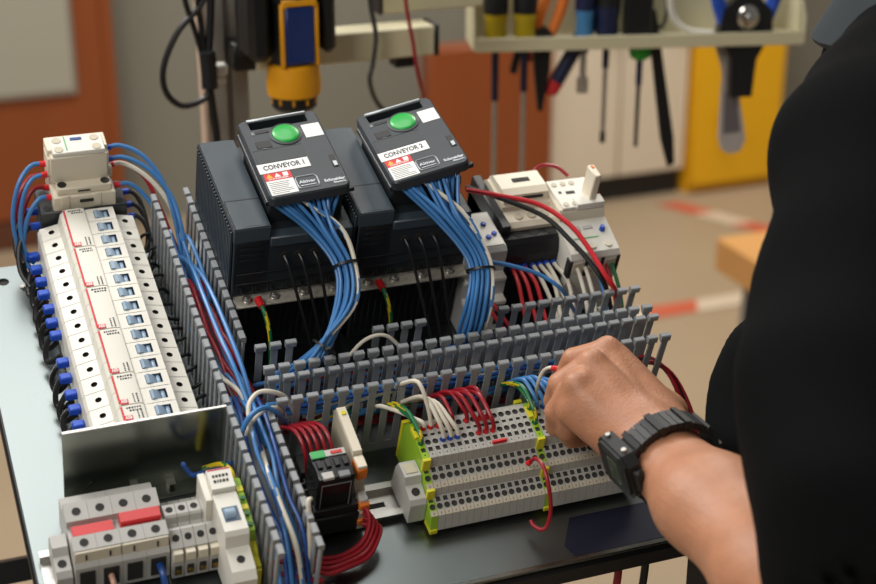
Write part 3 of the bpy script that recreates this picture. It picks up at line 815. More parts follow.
for i in range(30):
    x = x0+i*P
    if i in PE:
        lab = ['green and yellow earth terminal at the left end of the long terminal row', 'green and yellow earth terminal midway along the long terminal row, beside the red wire loop'][0 if i == 0 else 1]
        t = thing('earth_terminal', lab, 'terminal block', (x,0,0), 'earth terminals')
        b = terminal_body(); part('body', b, [LIME, TDARK], t, smooth=20)
        for (y0,z0,y1,z1) in ((-125,20,-122,37.6),(-108.6,43.4,-105.4,55.9),(-87,56.8,-75,60.8),(-60.5,8,-57,50)):
            part('yellow_stripe', MB().box(-.5,P+.05,y0,y1,z0,z1,.3), YEL, t, label='yellow stripe')
        part('foot', MB().box(-.3,P,-141.5,-128,4,8.5,.4), YEL, t)
        label_strips(t)
    else:
        w = 'grey three-level terminal block, %s from the left'
        side = 'left of' if i < 16 else 'right of'
        k = i if i < 16 else i-16
        lab = ('grey three-level terminal, %s right of the left earth terminal' if i < 16 else 'grey three-level terminal, %s right of the middle earth terminal') % ORD[k-1]
        if proto is None:
            t = thing('terminal_block', lab, 'terminal block', (x,0,0), 'grey terminals of the long row')
            part('body', terminal_body(), [TGREY, TDARK], t, smooth=20); label_strips(t)
            proto = t
        else: t = dup(proto, lab, (x,0,0))
t = thing('end_clamp', 'grey end clamp at the left of the long terminal row', 'end clamp', (222,-105,0), absolute=True)
b = MB(); b.prism([(-127,6),(-127,26),(-124,30),(-112,34),(-109,41),(-93,41),(-89,32),(-85,6)], 217, 231, 'x'); part('body', b, LGREY, t, smooth=20)
part('screw_well_shade', disc(MB(), 224, -118, 32.2, 3.6, 0, (0,-4,12)), HOLE, t); part('label_slot', MB().box(219,229,-106,-96,40.6,41.8,.3), BEIGE, t)
solo('jumper_bridge', MB().box(292,304.5,-104.8,-102.4,56,59.2,.4), REDF, 'small red plug-in jumper bridge on the long terminal row', 'jumper')

def tw(name, m, label, x, lvl, gx, gy=-43, gz=44, end=None, r=1.8, stripe=None, hump=78, group=None):
    y, z = [(-78.6,59.5),(-91.8,57.6)][lvl]
    pts = [(x,y,z-2.5),(x,y+.6,z+6),(x+(gx-x)*.2,y+8,(z+hump)/2+5),(x+(gx-x)*.5,(y+gy)/2+4,hump),(gx,gy,gz+12),(gx+1,gy+12,gz-6),(gx+3,gy+18,22)]
    wire(name, pts, r, m, label, 'wire', group, ends=((end,0,6,1.22),) if end else (), stripe=stripe)
tx = lambda i: x0+(i+.48)*P
tw('earth_wire', GREENW, 'green and yellow wire entering the left end earth terminal, rear one', tx(0), 0, 224, hump=62, end=GREENW, stripe=YELLOWW)
tw('earth_wire', GREENW, 'green and yellow wire entering the left end earth terminal, front one', tx(0), 1, 228, hump=68, end=GREENW, stripe=YELLOWW)
tw('white_wire', WHITEW, 'white wire with red ferrule, leftmost of the white wires in the long terminal row', tx(1), 0, 216, hump=60, end=REDF)
tw('white_wire', WHITEW, 'white wire with red ferrule, second of the white wires, rising tallest', tx(2), 0, 233, hump=92, gz=66, end=REDF)
for k, i in enumerate((3,4,5)):
    tw('white_wire', WHITEW, 'white wire with blue ferrule, %s of three arching over the left of the terminal row' % ORD[k], tx(i), 1, 236+k*2.6, hump=80-k*3, end=BLUEF)
for k, i in enumerate((3,5)):
    tw('red_wire', REDW, 'red wire behind the white wires of the terminal row, %s from the left' % ORD[k], tx(i), 0, 242+k*18, hump=70, end=REDF)
for k, i in enumerate((8,9,10)):
    tw('red_wire', REDW, 'red wire entering the front screw row of the terminals, %s from left' % ORD[k], tx(i), 1, 262+k*12, hump=78-k*2, end=REDF)
for k, i in enumerate((7,8.9,10)):
    tw('red_wire', REDW, 'red wire entering the rear screw row of the terminals, %s from left' % ORD[k], tx(i), 0, 260+k*13, hump=74, end=REDF)
tw('earth_wire', GREENW, 'green and yellow wire entering the middle earth terminal, rear one', tx(16), 0, 326, hump=68, end=GREENW, stripe=YELLOWW)
tw('earth_wire', GREENW, 'green and yellow wire entering the middle earth terminal, front one', tx(16), 1, 327, hump=74, end=GREENW, stripe=YELLOWW)
for k, i in enumerate((17,18,19,20,21)):
    tw('blue_wire', BLUEW, 'blue wire beside the hand in the terminal row, %s from the left' % ORD[k], tx(i), 0 if k < 3 else 1, 328+k*5, hump=74, end=BLUED)
wire('red_wire', [(317.3,-122.7,46.0),(321.7,-125.5,54.0),(322.1,-139.1,58.0),(322.3,-152.4,50.0),(323.5,-161.1,34.0),(320.7,-167.1,22.0),(316.0,-168.0,17.0),(312.7,-160.4,14.0),(312.3,-155.0,14.0)], 1.7, REDW, 'red wire loop hanging from the front of the long terminal row', 'wire', ends=((REDF,0,3,1.4),))
wire('red_wire', [(356.9,-89.4,112.0),(349.0,-85.5,111.0),(346.9,-82.8,110.0),(342.4,-79.7,108.0),(340.3,-75.8,100.0),(339.9,-73.6,84.0),(349.9,-61.0,50.0)], 1.4, WHITEW, 'white wire with a red ferrule held between finger and thumb', 'wire', ends=((REDF,0,16,1.75),))

# ------------------------------------------------------------------ relay and thin module between the ducts
t = thing('plug_in_relay', 'black plug-in relay with a green label standing between the ducts', 'relay', (154,-102,0), absolute=True)
part('socket', MB().box(137,176,-124,-64,8,28,1), BLACK, t); part('socket_step', MB().box(138,175,-122,-114,28,36,.6), BLACK, t); part('socket_back', MB().box(138,175,-86,-66,28,42,.8), BLACK, t)
part('cover', MB().box(140,170,-119,-90,28,69,1.2), mat('smoked_plastic', (20,21,23), .16), t)
part('top_label', MB().box(141,169,-97,-90.5,69,70,.3), LGREY, t)
part('green_tab', MB().box(141.4,152,-98,-90.6,69.4,71,.3), GREENP, t, label='green label')
part('red_tab', MB().box(157,166,-95.5,-92.5,69.6,70.8,.2), REDH, t)
for i in range(4): part('clip', MB().box(143+i*7,147+i*7,-108,-100,68.4,71,.4), BLACK, t)
part('window', MB().box(144,153,-119,-112,67,70.2,.5), LGREY, t, label='pale marker window'); part('window', MB().box(157,166,-119,-113,67,70,.5), mat('grey_window',(120,122,126),.3), t)
for p in ((143,167,-119.7,-119.1,30,30.6),(143,167,-119.7,-119.1,62,62.6),(143,143.6,-119.7,-119.1,30,62),(166.4,167,-119.7,-119.1,30,62)): part('frame_line', MB().box(*p,.05), INKG, t)
b = MB()
for i in range(5): b.box(127+i*4.4,128+i*4.4,-98,-70,34,35.4,.1)
for i in range(5): b.box(127,145.6,-98+i*7,-97+i*7,34,35.4,.1)
part('contact_grid', b, INKG, t)
t = thing('interface_module', 'thin grey interface module with orange clips beside the black relay', 'relay', (178,-84,0), absolute=True)
b = MB(); b.prism([(-124,8),(-124,26),(-118,34),(-108,44),(-105,54),(-97,66),(-52,70),(-48,66),(-50,8)], 174.5, 182.5, 'x'); part('body', b, BEIGE, t, smooth=20)
part('top_cap', MB().prism([(-97,66.4),(-96,69),(-52,72.6),(-51,70)], 174.8, 182.2, 'x'), CREAM, t)
part('top_mark', MB().box(177,180.6,-60,-56,71.2,73,.2), YEL, t)
part('ejector', MB().box(174,183,-112,-98,52,64,1.2), ORANGE, t, label='orange ejector lever')
part('ejector_cap', MB().box(174.6,182.4,-111,-99,63.4,66.6,.6), CREAM, t)
for z in (32,14): part('orange_clip', MB().box(174.4,182.6,-126,-119,z,z+6,.6), ORANGE, t)
part('screw_cap', MB().box(175,182,-123,-113,36,41,.6), LGREY, t)
for k in range(5):
    x = 142+k*5.5
    wire('red_wire', [(x,-88,42),(x-.5,-84,56),(x-2,-75,66),(x-5,-64,68),(x-9,-54,62),(x-12,-44,52),(x-13,-32,40)], 1.75, REDW, 'dark red wire behind the black relay, %s from the left' % ORD[k], 'wire', 'red wires behind the black relay')
for k in range(4):
    e = k*3.2
    wire('red_wire', [(178,-124-k,34-k*6),(180+e,-130-k,33-k*5),(178+e*.7,-139-k*2,26-k*3),(169+e*.4,-147-k*3,18-k*2),(153,-151-k*4,14),(138,-150-k*5,14),(126,-146-k*5,18),(110,-140-k*6,22)], 2.0, REDW, 'dark red wire looping from the orange-clipped module, %s from the inside' % ORD[k], 'wire', 'red wires looping into the duct')
wire('white_wire', [(124,-146,84),(121,-150,86),(121,-158,70),(122,-164,40),(120,-170,12)], 1.9, WHITEW, 'short white wire hooked over the near end of the duct by the relay', 'wire')

# ------------------------------------------------------------------ fuse holders and terminals at lower left
t0 = None
G = random.Random(3)
def fuse(x, lab, drop, lift):
    t = thing('fuse_holder', lab, 'fuse holder', (x,-103,0), absolute=True)
    b = MB(); w = 17.3
    for k in range(2):
        xa = x+k*17.5; xb = xa+w
        prof = [(-130,6),(-130,34),(-125,40),(-125,49),(-113,51.4),(-112.6,43),(-96,41),(-95.6,47.5),(-80,50.5),(-78,46),(-78,40),(-62,36),(-62,6)]
        b.prism(prof, xa, xb, 'x')
        disc(b, xa+w/2, -119, 50.3, 3.4, 1, (0,-2.4,12)); disc(b, xa+w/2, -88, 49.1, 3.4, 1, (0,-3,15.6))
        b.box(xa+3,xa+14.5,-130.8,-129.6,10,30,.3,1)
    part('body', b, [LGREY, HOLE], t, smooth=20)
    part('front_band', MB().box(x+.2,x+34.4,-127,-125.2,37,48.4,.4), CREAM, t)
    for k in range(2): part('slot', MB().box(x+k*17.5+8,x+k*17.5+9.4,-127.3,-126.8,39.5,45.5,.05), INK, t)
    part('fuse_carrier', MB().prism([(-110,43),(-110,50+lift),(-108.6,51.4+lift),(-100,52+lift),(-98.6,43)], x+2.5, x+32.5, 'x'), REDH, t, label='red fuse carrier handle')
    part('carrier_grip', MB().box(x+4,x+31,-110.6,-109.6,45,48+lift,.3), REDW, t)
    return t
fuse(-46, 'grey double fuse holder with a low red handle, left of two', 0, -5)
fuse(-11, 'grey double fuse holder with a raised red handle, right of two', 0, 1)
t = thing('end_clamp', 'grey end clamp at the left of the fuse holders', 'end clamp', (-54,-110,0), absolute=True)
b = MB(); b.prism([(-128,7),(-128,24),(-124,28),(-112,30),(-108,36),(-96,36),(-92,28),(-90,7)], -59, -47.5, 'x'); part('body', b, LGREY, t, smooth=20)
part('screw_well_shade', disc(MB(), -53.5, -118, 29.2, 3.4, 0, (0,-2,12)), HOLE, t)
def power_terminal(x, lab, proto=[None]):
    if proto[0]: return dup(proto[0], lab, (x,-103,0))
    t = thing('power_terminal', lab, 'terminal block', (x,-103,0), 'grey power terminals beside the fuse holders')
    w = 9.0; b = MB()
    prof = [(-31,6),(-31,24),(-27,32),(-27,36),(-15,43),(-13,43),(-12.6,38),(-5,38),(-4.6,45),(-3,46.5),(7,46.5),(11,42),(12,26),(30,22),(30,6)]
    b.prism(prof, 0, w, 'x')
    disc(b, w/2, -20.4, 39.9, 2.8, 1, (0,-7,12)); disc(b, w/2, 2, 46.6, 2.8, 1)
    b.box(2,7,-32,-30.6,10,20,.3,1)
    part('body', b, [LGREY, HOLE], t, smooth=20)
    part('marker', MB().box(.8,w-.8,-31.6,-27,25,34.5,.4), CREAM, t)
    part('brass_screw', MB().cyl((4.5,-31.2,14),(4.5,-33,14),2.4,2.2,10), mat('brass',(190,150,80),.3,1.), t)
    proto[0] = t; return t
for k in range(4): power_terminal(25+k*9.4, 'grey power terminal right of the red fuse holders, %s from the left' % ORD[k])
wire('blue_wire', [(16,-130,22),(16,-140,24),(17,-150,14),(16,-158,4)], 2.6, BLUED, 'dark blue wire under the front of the right double fuse holder', 'wire')
wire('white_wire', [(-20,-130,21),(-20,-138,22),(-19,-148,12),(-19,-156,4)], 2.2, mat('pink_wire',(206,160,140),.4), 'pinkish wire under the front of the left double fuse holder', 'wire')

t = thing('main_switch', 'white main switch with pale blue toggle beside the lower duct', 'switch', (70,-120,0), absolute=True)
b = MB(); b.prism([(-176,6),(-176,42),(-170,47),(-151,51),(-149,62),(-146,65),(-110,65),(-109,62),(-108,69),(-89,69.6),(-87,64),(-86,48),(-78,44),(-72,42),(-72,6)], 60, 78, 'x'); part('body', b, WHITE, t, smooth=20)
part('side_plate', MB().box(54.5,60,-112,-84,8,62,.6), WHITE, t)
part('toggle_window', MB().box(63,75,-137.5,-123.5,64.6,65.5,.3), TOGGLED, t)
part('toggle', MB().prism([(-135,64),(-135,67),(-131,69.6),(-127,68),(-125,64)], 64, 71.6, 'x'), TOGGLE, t, label='pale blue switch toggle', smooth=60)
part('screw_well_shade', disc(MB(), 69, -161, 49.1, 3.2, 0, (0,-4,19)), HOLE, t)
part('stripe', MB().box(60.5,77.5,-90.4,-89.4,69.4,70,.1), REDD, t, label='red printed line')
r2 = random.Random(5)
for yy_ in (-96,-101):
    b = MB(); x = 63
    while x < 74:
        d = r2.uniform(1,2); b.box(x,x+d,yy_-1.2,yy_+1.2,69,69.8,.05); x += d+.8
    part('text_line', b, INK, t)
part('label_plate', MB().box(63,74,-177,-175.8,14,34,.3), BLUEF, t)
t = thing('earth_terminal', 'green and yellow earth terminal standing right of the white main switch', 'terminal block', (84,-120,0), absolute=True)
b = MB(); b.prism([(-160,6),(-160,36),(-146,40),(-142,56),(-96,62),(-90,56),(-88,6)], 79.6, 84.6, 'x'); part('body', b, LIME, t, smooth=20)
part('yellow_stripe', MB().prism([(-162,34),(-162,38),(-146,42),(-145,47)], 79.4, 84.8, 'x'), YEL, t)
for q in ((-108,-103,58,61.6),(-165,-158,4,36),(-124,-119,55,59.4)): part('yellow_stripe', MB().box(79.4,84.8,*q,.3), YEL, t)
b = MB()
for y in (-150,-137,-128,-115): b.cyl((82.1,y,40+max(0,y+142)*.22+ (16 if y>-142 else 0)-1),(82.1,y,40.8+max(0,y+142)*.22+(16 if y>-142 else 0)),1.8,1.8,12)
part('screw_head', b, GREENW, t)
t = thing('end_clamp', 'grey end clamp between the green earth terminal and the lower duct', 'end clamp', (87,-120,0), absolute=True)
b = MB(); b.prism([(-146,7),(-146,30),(-138,38),(-122,46),(-104,46),(-100,36),(-96,7)], 84.8, 88.6, 'x'); b.cyl((86.7,-130,42),(86.7,-130,44.5),1.7,1.7,12); part('body', b, LGREY, t, smooth=20)
wire('earth_wire', [(82,-94,52),(82,-84,56),(80,-70,50),(76,-60,40),(70,-48,24)], 2.0, YELLOWW, 'yellow and green wire rising behind the white main switch to the bracket', 'wire', stripe=GREENW)
wire('blue_wire', [(62,-74,50),(56,-66,40),(50,-60,48),(60,-59,30),(80,-62,38),(88,-66,46)], 2.0, BLUED, 'blue wire curving in front of the polished bracket', 'wire')

# ------------------------------------------------------------------ loose wires lying in the ducts
R3 = random.Random(11)
def run(name, m, pts, r, label, group=None, jig=2.0, stripe=None):
    q = [pts[0]]+[tuple(c+R3.uniform(-jig,jig) for c in p) for p in pts[1:-1]]+[pts[-1]]
    wire(name, q, r, m, label, 'wire', group, stripe=stripe)
# upper vertical duct
for k in range(4):
    x = 98+k*5.6
    run('blue_wire', BLUEW, [(x,226-k*4,40+k%3*6),(x+2,190,36+k%4*6),(x+1,140,34+(k*5)%16),(x-1,90,36+(k*7)%16),(x+2,50,40+(k*3)%14),(x+6,10,42+k%3*8),(x+10,-30,40+k%4*6)], 1.9, 'blue wire in the tall duct beside the breakers, %s from left at the far end' % ORD[k], 'blue wires in the breaker duct', 3)
for k in range(6):
    x = 100+k*3.2
    run('red_wire', REDW, [(x,180-k*5,30),(x+1,140,36+(k*5)%14),(x-1,100,40+(k*7)%16),(x+2,60,42+(k*3)%16),(x+6,20,40+(k*4)%14),(x+14,-6,34),(x+40,-14+k*4,30)], 1.9, 'dark red wire in the tall duct beside the breakers, %s from the left' % ORD[k], 'red wires in the breaker duct', 3)
run('blue_wire', BLUEW, [(105,180,46),(107,150,60),(106,100,70),(105,50,74),(107,10,74),(112,-30,62),(116,-60,50)], 2.0, 'blue wire lying on top of the tall breaker duct, left of two', None, 1)
run('blue_wire', BLUEW, [(109,180,42),(113,140,58),(113,100,68),(113,50,72),(114,10,70),(115,-20,60)], 2.0, 'blue wire lying on top of the tall breaker duct, right of two', None, 1)
run('white_wire', WHITEW, [(98,150,40),(96,110,52),(95,60,56),(98,20,58),(108,-10,60),(114,-40,50)], 1.9, 'white wire along the left side of the tall breaker duct', None, 1)
wire('white_wire', [(109.7,-73.5,40.0),(106.0,-65.2,60.0),(102.6,-56.8,76.0),(105.1,-43.3,84.0),(114.7,-34.2,86.0),(126.3,-33.7,84.0),(139.2,-31.6,72.0),(148.4,-28.2,50.0)], 1.9, WHITEW, 'white wire looping over the corner where the ducts meet', 'wire')
wire('white_wire', [(96.6,-63.3,50.0),(101.5,-56.2,70.0),(114.1,-49.2,80.0),(127.2,-43.9,76.0),(137.2,-38.6,60.0)], 1.7, WHITEW, 'lower white wire looping at the duct corner', 'wire')
wire('blue_wire', [(90.9,-68.0,60.0),(95.4,-62.4,78.0),(103.3,-57.6,88.0),(116.4,-51.1,86.0),(129.1,-49.3,72.0),(143.0,-37.7,40.0)], 2.2, BLUEW, 'thick blue wire looping over the duct corner by the steel bracket', 'wire')
# lower vertical duct
for k in range(6):
    x = 95+k*4.2
    run('blue_wire', BLUED if k % 2 else BLUEW, [(x+6,-6,54),(x+2,-40,58+(k*5)%14),(x,-80,56+(k*7)%18),(x+1,-120,52+(k*3)%18),(x+3,-150,40+(k*5)%14),(x+2,-184,16)], 1.8, 'blue wire lying in the lower duct beside the relay, %s from the left' % ORD[k], 'blue wires in the lower duct', 3)
run('white_wire', WHITEW, [(112,-60,52),(106,-95,66),(107,-130,64),(112,-160,50),(113,-186,18)], 2.0, 'white wire with blue stripe lying in the lower duct', None, 1, BLUEW)
for k in range(3):
    run('red_wire', REDW, [(92,-146-k*9,34-k*4),(104,-150-k*9,36-k*4),(116,-157-k*8,32-k*4),(130,-160-k*8,22)], 2.1, 'dark red wire crossing the near end of the lower duct, %s from the back' % ORD[k], None, 1)
# cross ducts
for k in range(9):
    y = -18-(k%5)*4.2; z = 34+(k*7)%26
    run('blue_wire', BLUEW if k % 3 else BLUED, [(126,y+4,z),(170,y,z+R3.uniform(-4,4)),(230,y,z+4),(290,y-1,z),(340,y,z+3),(390,y,z-3),(452,y,z-6)], 1.8, 'blue wire running along the front cross duct, %s of the run' % ORD[k], 'blue wires in the front cross duct', 2)
for k in range(3):
    y = -20-k*6
    run('red_wire', REDW, [(130,y,24+k*4),(180,y,28),(240,y-2,26),(290,y,24),(340,y,22)], 1.8, 'red wire low in the front cross duct, %s from the back' % ORD[k], 'red wires in the front cross duct', 2)
for k in range(3):
    run('white_wire', WHITEW, [(140+k*20,-22-k*4,38),(200,-24-k*3,44+k*3),(260,-20-k*4,52),(320,-24,56-k*6),(390,-26,46),(440,-30,36)], 1.7, 'white wire running along the front cross duct, %s from the back' % ORD[k], 'white wires in the front cross duct', 3)
for k in range(6):
    y = 2+k*3.4; z = 24+(k*7)%22
    run('blue_wire', BLUEW, [(128,y,z),(190,y,z+4),(250,y,z),(320,y,z+4),(390,y,z),(470,y,z-4)], 1.8, 'blue wire running along the rear cross duct, %s from the front' % ORD[k], 'blue wires in the rear cross duct', 2)
for k in range(2):
    run('red_wire', REDW, [(126,4+k*8,34),(180,6+k*8,40),(250,8+k*6,36),(330,6,40),(420,8,36)], 1.8, 'red wire running along the rear cross duct, %s from the front' % ORD[k], None, 2)
run('white_wire', WHITEW, [(196,10,40),(206,12,60),(222,16,74),(240,16,74),(256,12,58),(270,10,40)], 1.7, 'white wire bowed up out of the rear cross duct below the CONVEYOR 1 tie', None, .5)
run('earth_wire', GREENW, [(150,-30,30),(190,-32,42),(220,-30,34),(240,-34,40),(300,-30,30)], 1.8, 'green and yellow wire lying in the front cross duct behind the relay', None, 2, YELLOWW)
# leads hanging off the right edge of the panel
for k in range(3):
    run(('red_wire','black_wire','red_wire')[k], (REDW,BLACKW,REDW)[k], [(455,-20-k*4,34),(478,-26-k*3,38),(494+k*2,-46,26),(500+k*4,-80,-2),(497+k*5,-110,-40),(490+k*6,-130,-90)], 2.2, ('dark red lead drooping off the right end of the front duct, upper one','black lead drooping off the right end of the front duct','dark red lead drooping off the right end of the front duct, lower one')[k], None, .5)
for k,(m,nm) in enumerate(((REDW,'red'),(BLACKW,'black'))):
    run(nm+'_wire', m, [(392+k*26,-175,-28),(392+k*26,-184,-48),(388+k*27,-192,-74),(384+k*27,-190,-110)], 3.4, nm+' cable hanging under the front edge of the panel', None, .5)
# ------------------------------------------------------------------ signed-distance bodies
class SDF:
    def __init__(s, xs, ys, zs):
        s.ax = [np.asarray(a, np.float32) for a in (xs,ys,zs)]
        s.d = np.full([len(a) for a in s.ax], 1.0, np.float32)
    def box(s, lo, hi):
        sl = []
        for a in range(3):
            i = max(0, int(np.searchsorted(s.ax[a], lo[a]))-1); j = min(len(s.ax[a]), int(np.searchsorted(s.ax[a], hi[a]))+1)
            sl.append(slice(i, max(i+1,j)))
        return tuple(sl)
    def grid(s, sl): return np.meshgrid(*[s.ax[a][sl[a]] for a in range(3)], indexing='ij')
    def caps(s, a, b, r0, r1, k=.006, flat=None, cut=False, kk=None):
        """tapered capsule; flat=(direction, factor): the section is factor times wider along direction"""
        a = np.array(a, np.float32); b = np.array(b, np.float32)
        f = flat[1] if flat else 1
        R = max(r0, r1)*max(1,f)+k+.03
        sl = s.box(np.minimum(a,b)-R, np.maximum(a,b)+R)
        X,Y,Z = s.grid(sl); ab = b-a; L2 = float(ab@ab)+1e-12
        px,py,pz = X-a[0],Y-a[1],Z-a[2]
        t = np.clip((px*ab[0]+py*ab[1]+pz*ab[2])/L2, 0, 1)
        qx,qy,qz = px-t*ab[0],py-t*ab[1],pz-t*ab[2]
        if flat:
            u = np.array(flat[0], np.float32); u /= np.linalg.norm(u)
            w = (qx*u[0]+qy*u[1]+qz*u[2])*(1-1/f)
            qx,qy,qz = qx-w*u[0],qy-w*u[1],qz-w*u[2]
        d = np.sqrt(qx*qx+qy*qy+qz*qz)-(r0+(r1-r0)*t)
        D = s.d[sl]
        if cut: s.d[sl] = np.maximum(D, -d)
        elif k <= 0: s.d[sl] = np.minimum(D, d)
        else:
            h = np.clip(.5+.5*(D-d)/k, 0, 1); s.d[sl] = D*(1-h)+d*h-k*h*(1-h)
        return s
    def chain(s, P, R, k=.006, flat=None):
        for i in range(len(P)-1): s.caps(P[i], P[i+1], R[i], R[i+1], k, flat)
        return s
    def ripple(s, fn, lo=None, hi=None):
        sl = s.box(lo, hi) if lo is not None else (slice(None),)*3
        X,Y,Z = s.grid(sl); s.d[sl] += fn(X,Y,Z).astype(np.float32); return s
    def half(s, p, n):
        """keep the side where (x-p).n < 0"""
        X,Y,Z = np.meshgrid(*s.ax, indexing='ij'); p = np.array(p); n = np.array(n)/np.linalg.norm(n)
        s.d = np.maximum(s.d, (X-p[0])*n[0]+(Y-p[1])*n[1]+(Z-p[2])*n[2]).astype(np.float32); return s
    def mesh(s, name, m, off=(0,0,0), relax=2):
        d = s.d; neg = d < 0; n = [k-1 for k in d.shape]
        cnt = np.zeros(n, np.int8); C = [(i,j,k) for i in (0,1) for j in (0,1) for k in (0,1)]
        def sub(arr, c): return arr[c[0]:c[0]+n[0], c[1]:c[1]+n[1], c[2]:c[2]+n[2]]
        for c in C: cnt += sub(neg, c)
        act = np.argwhere((cnt > 0) & (cnt < 8)); idx = np.full(n, -1, np.int32); idx[tuple(act.T)] = np.arange(len(act))
        val = {c: d[act[:,0]+c[0], act[:,1]+c[1], act[:,2]+c[2]] for c in C}
        acc = np.zeros((len(act),3)); num = np.zeros(len(act))
        for a in range(3):
            for c in C:
                if c[a]: continue
                e = list(c); e[a] = 1; v0, v1 = val[c], val[tuple(e)]
                x = (v0 < 0) != (v1 < 0); t = np.where(x, v0/np.where(x, v0-v1, 1), 0)
                p = np.tile(np.array(c, float), (len(act),1)); p[:,a] = t
                acc += p*x[:,None]; num += x
        q = acc/num[:,None]; V = np.zeros_like(q)
        for a in range(3):
            A = s.ax[a].astype(float); i = act[:,a]; V[:,a] = A[i]+(A[i+1]-A[i])*q[:,a]
        F = []
        for a in range(3):
            b, c = (a+1)%3, (a+2)%3
            s0 = [slice(None)]*3; s1 = [slice(None)]*3; s0[a] = slice(0,-1); s1[a] = slice(1,None)
            ch = neg[tuple(s0)] != neg[tuple(s1)]; E = np.argwhere(ch)
            E = E[(E[:,b] > 0) & (E[:,c] > 0) & (E[:,b] < n[b]) & (E[:,c] < n[c])]
            out = neg[tuple(s0)][tuple(E.T)]
            def g(db, dc):
                I = E.copy(); I[:,b] -= db; I[:,c] -= dc; return idx[tuple(I.T)]
            Q = np.stack([g(1,1), g(0,1), g(0,0), g(1,0)], 1); Q[~out] = Q[~out][:,::-1]
            F.append(Q)
        F = np.concatenate(F); F = F[(F >= 0).all(1)]
        E = np.concatenate([F[:,[0,1]],F[:,[1,2]],F[:,[2,3]],F[:,[3,0]]])
        for _ in range(relax):
            S = np.zeros_like(V); N = np.zeros(len(V))
            for a,b in ((0,1),(1,0)): np.add.at(S, E[:,a], V[E[:,b]]); np.add.at(N, E[:,a], 1)
            V = V*.5+.5*S/np.maximum(N,1)[:,None]
        me = bpy.data.meshes.new(name); me.from_pydata((V-np.array(off)).tolist(), [], F.tolist()); me.materials.append(m)
        me.polygons.foreach_set('use_smooth', [True]*len(me.polygons)); me.update()
        return me
def seg(*parts):
    """rectilinear axis: (start, stop, step) pieces"""
    out = []
    for a,b,st in parts: out += list(np.arange(a, b-st*.25, st))
    return out

SKIN = mat('skin', (184,128,96), .46, var=.20, scale=70, bump=.45, bscale=500)
SKIN.node_tree.nodes['Principled BSDF'].inputs['Subsurface Weight'].default_value = .12
SKIN.node_tree.nodes['Principled BSDF'].inputs['Subsurface Radius'].default_value = (.006,.0025,.0015)
CLOTH = mat('black_cotton', (10,11,12), .9, var=.2, scale=300, bump=.3, bscale=1200, spec=.12)
TROUS = mat('dark_trousers', (34,36,44), .9, var=.15, scale=200)
HAIR = mat('dark_hair', (38,28,22), .6, var=.3, scale=300)

# joints, metres in the room
WR = Vector((0.3789,-0.2274,1.0656)); EL = Vector((0.3851,-0.4911,1.0550)); SHL = Vector((0.5181,-0.2879,1.2937))
FW = Vector((-.55,.83,0)); RT = Vector((.83,.55,0))
NB = SHL+RT*.185+Vector((0,0,.075))          # neck base
SHR = NB+RT*.185-Vector((0,0,.07))
PEL = NB-FW*.16+RT*.03+Vector((0,0,-.50))
HD = NB+FW*.085+Vector((0,0,.215))
ELR = SHR-FW*.05+RT*.05+Vector((0,0,-.29)); WRR = ELR+FW*.06+Vector((0,0,-.24))
body = SDF(seg((.20,.305,.01),(.305,.425,.0017),(.425,1.12,.01)), seg((-.70,-.30,.01),(-.30,-.065,.0017),(-.065,.34,.01)), seg((.06,1.015,.012),(1.015,1.135,.0017),(1.135,1.76,.01)))
B = body
# torso, neck, head
B.chain([PEL-Vector((0,0,.02)), PEL.lerp(NB,.45), PEL.lerp(NB,.8), NB-Vector((0,0,.06))], [.115,.105,.115,.09], .05, (RT,1.45))
for S in (SHL,SHR): B.caps(NB-Vector((0,0,.05)), S, .055, .055, .05)
B.chain([NB, NB+FW*.05+Vector((0,0,.10))], [.056,.054], .03)
B.caps(HD-FW*.015, HD-FW*.015+Vector((0,0,.05)), .078, .082, .03)
B.caps(HD+FW*.03+Vector((0,0,-.06)), HD+FW*.02, .052, .068, .03)
B.caps(HD+FW*.092+Vector((0,0,.02)), HD+FW*.108+Vector((0,0,-.012)), .008, .013, .012)
B.caps(HD+FW*.085+Vector((0,0,-.052))-RT*.02, HD+FW*.085+Vector((0,0,-.052))+RT*.02, .006, .006, .008)
for sg in (-1,1):
    B.caps(HD+RT*.082*sg+Vector((0,0,.02)), HD+RT*.08*sg+Vector((0,0,-.02)), .014, .010, .01)
    B.caps(HD+FW*.088+RT*.03*sg+Vector((0,0,.022)), HD+FW*.088+RT*.034*sg+Vector((0,0,.022)), .010, .010, .004)
# right arm, held low in front of the body
B.chain([SHR, ELR, WRR], [.05,.042,.028], .02); 
for q in range(4):
    p = WRR+Vector((0,0,-.085))+FW*(.028-.017*q); B.caps(WRR+Vector((0,0,-.02)), p, .016, .012, .01)
    B.chain([p, p-RT*.008+Vector((0,0,-.04)), p-RT*.024+Vector((0,0,-.066))], [.0105,.0095,.008], .004)
B.chain([WRR+Vector((0,0,-.02)), WRR+FW*.042+Vector((0,0,-.06)), WRR+FW*.05-RT*.01+Vector((0,0,-.105))], [.015,.012,.009], .006)
# legs
FEET = []
for sg in (-1,1):
    hip = PEL+RT*.09*sg+Vector((0,0,-.04)); ft = Vector((hip.x,hip.y,0))+RT*.03*sg+FW*.02
    kn = (hip+ft)/2+FW*.03; B.chain([hip, kn, ft+Vector((0,0,.10))], [.085,.058,.042], .03); FEET.append((hip,kn,ft))
# left upper arm and forearm
B.chain([SHL, EL], [.052,.045], .03)
LAT = (EL-WR).normalized().cross(Vector((0,0,1))).normalized()
B.chain([EL, EL.lerp(WR,.35), EL.lerp(WR,.7), WR], [.037,.038,.032,.0245], .02, (LAT,1.22))
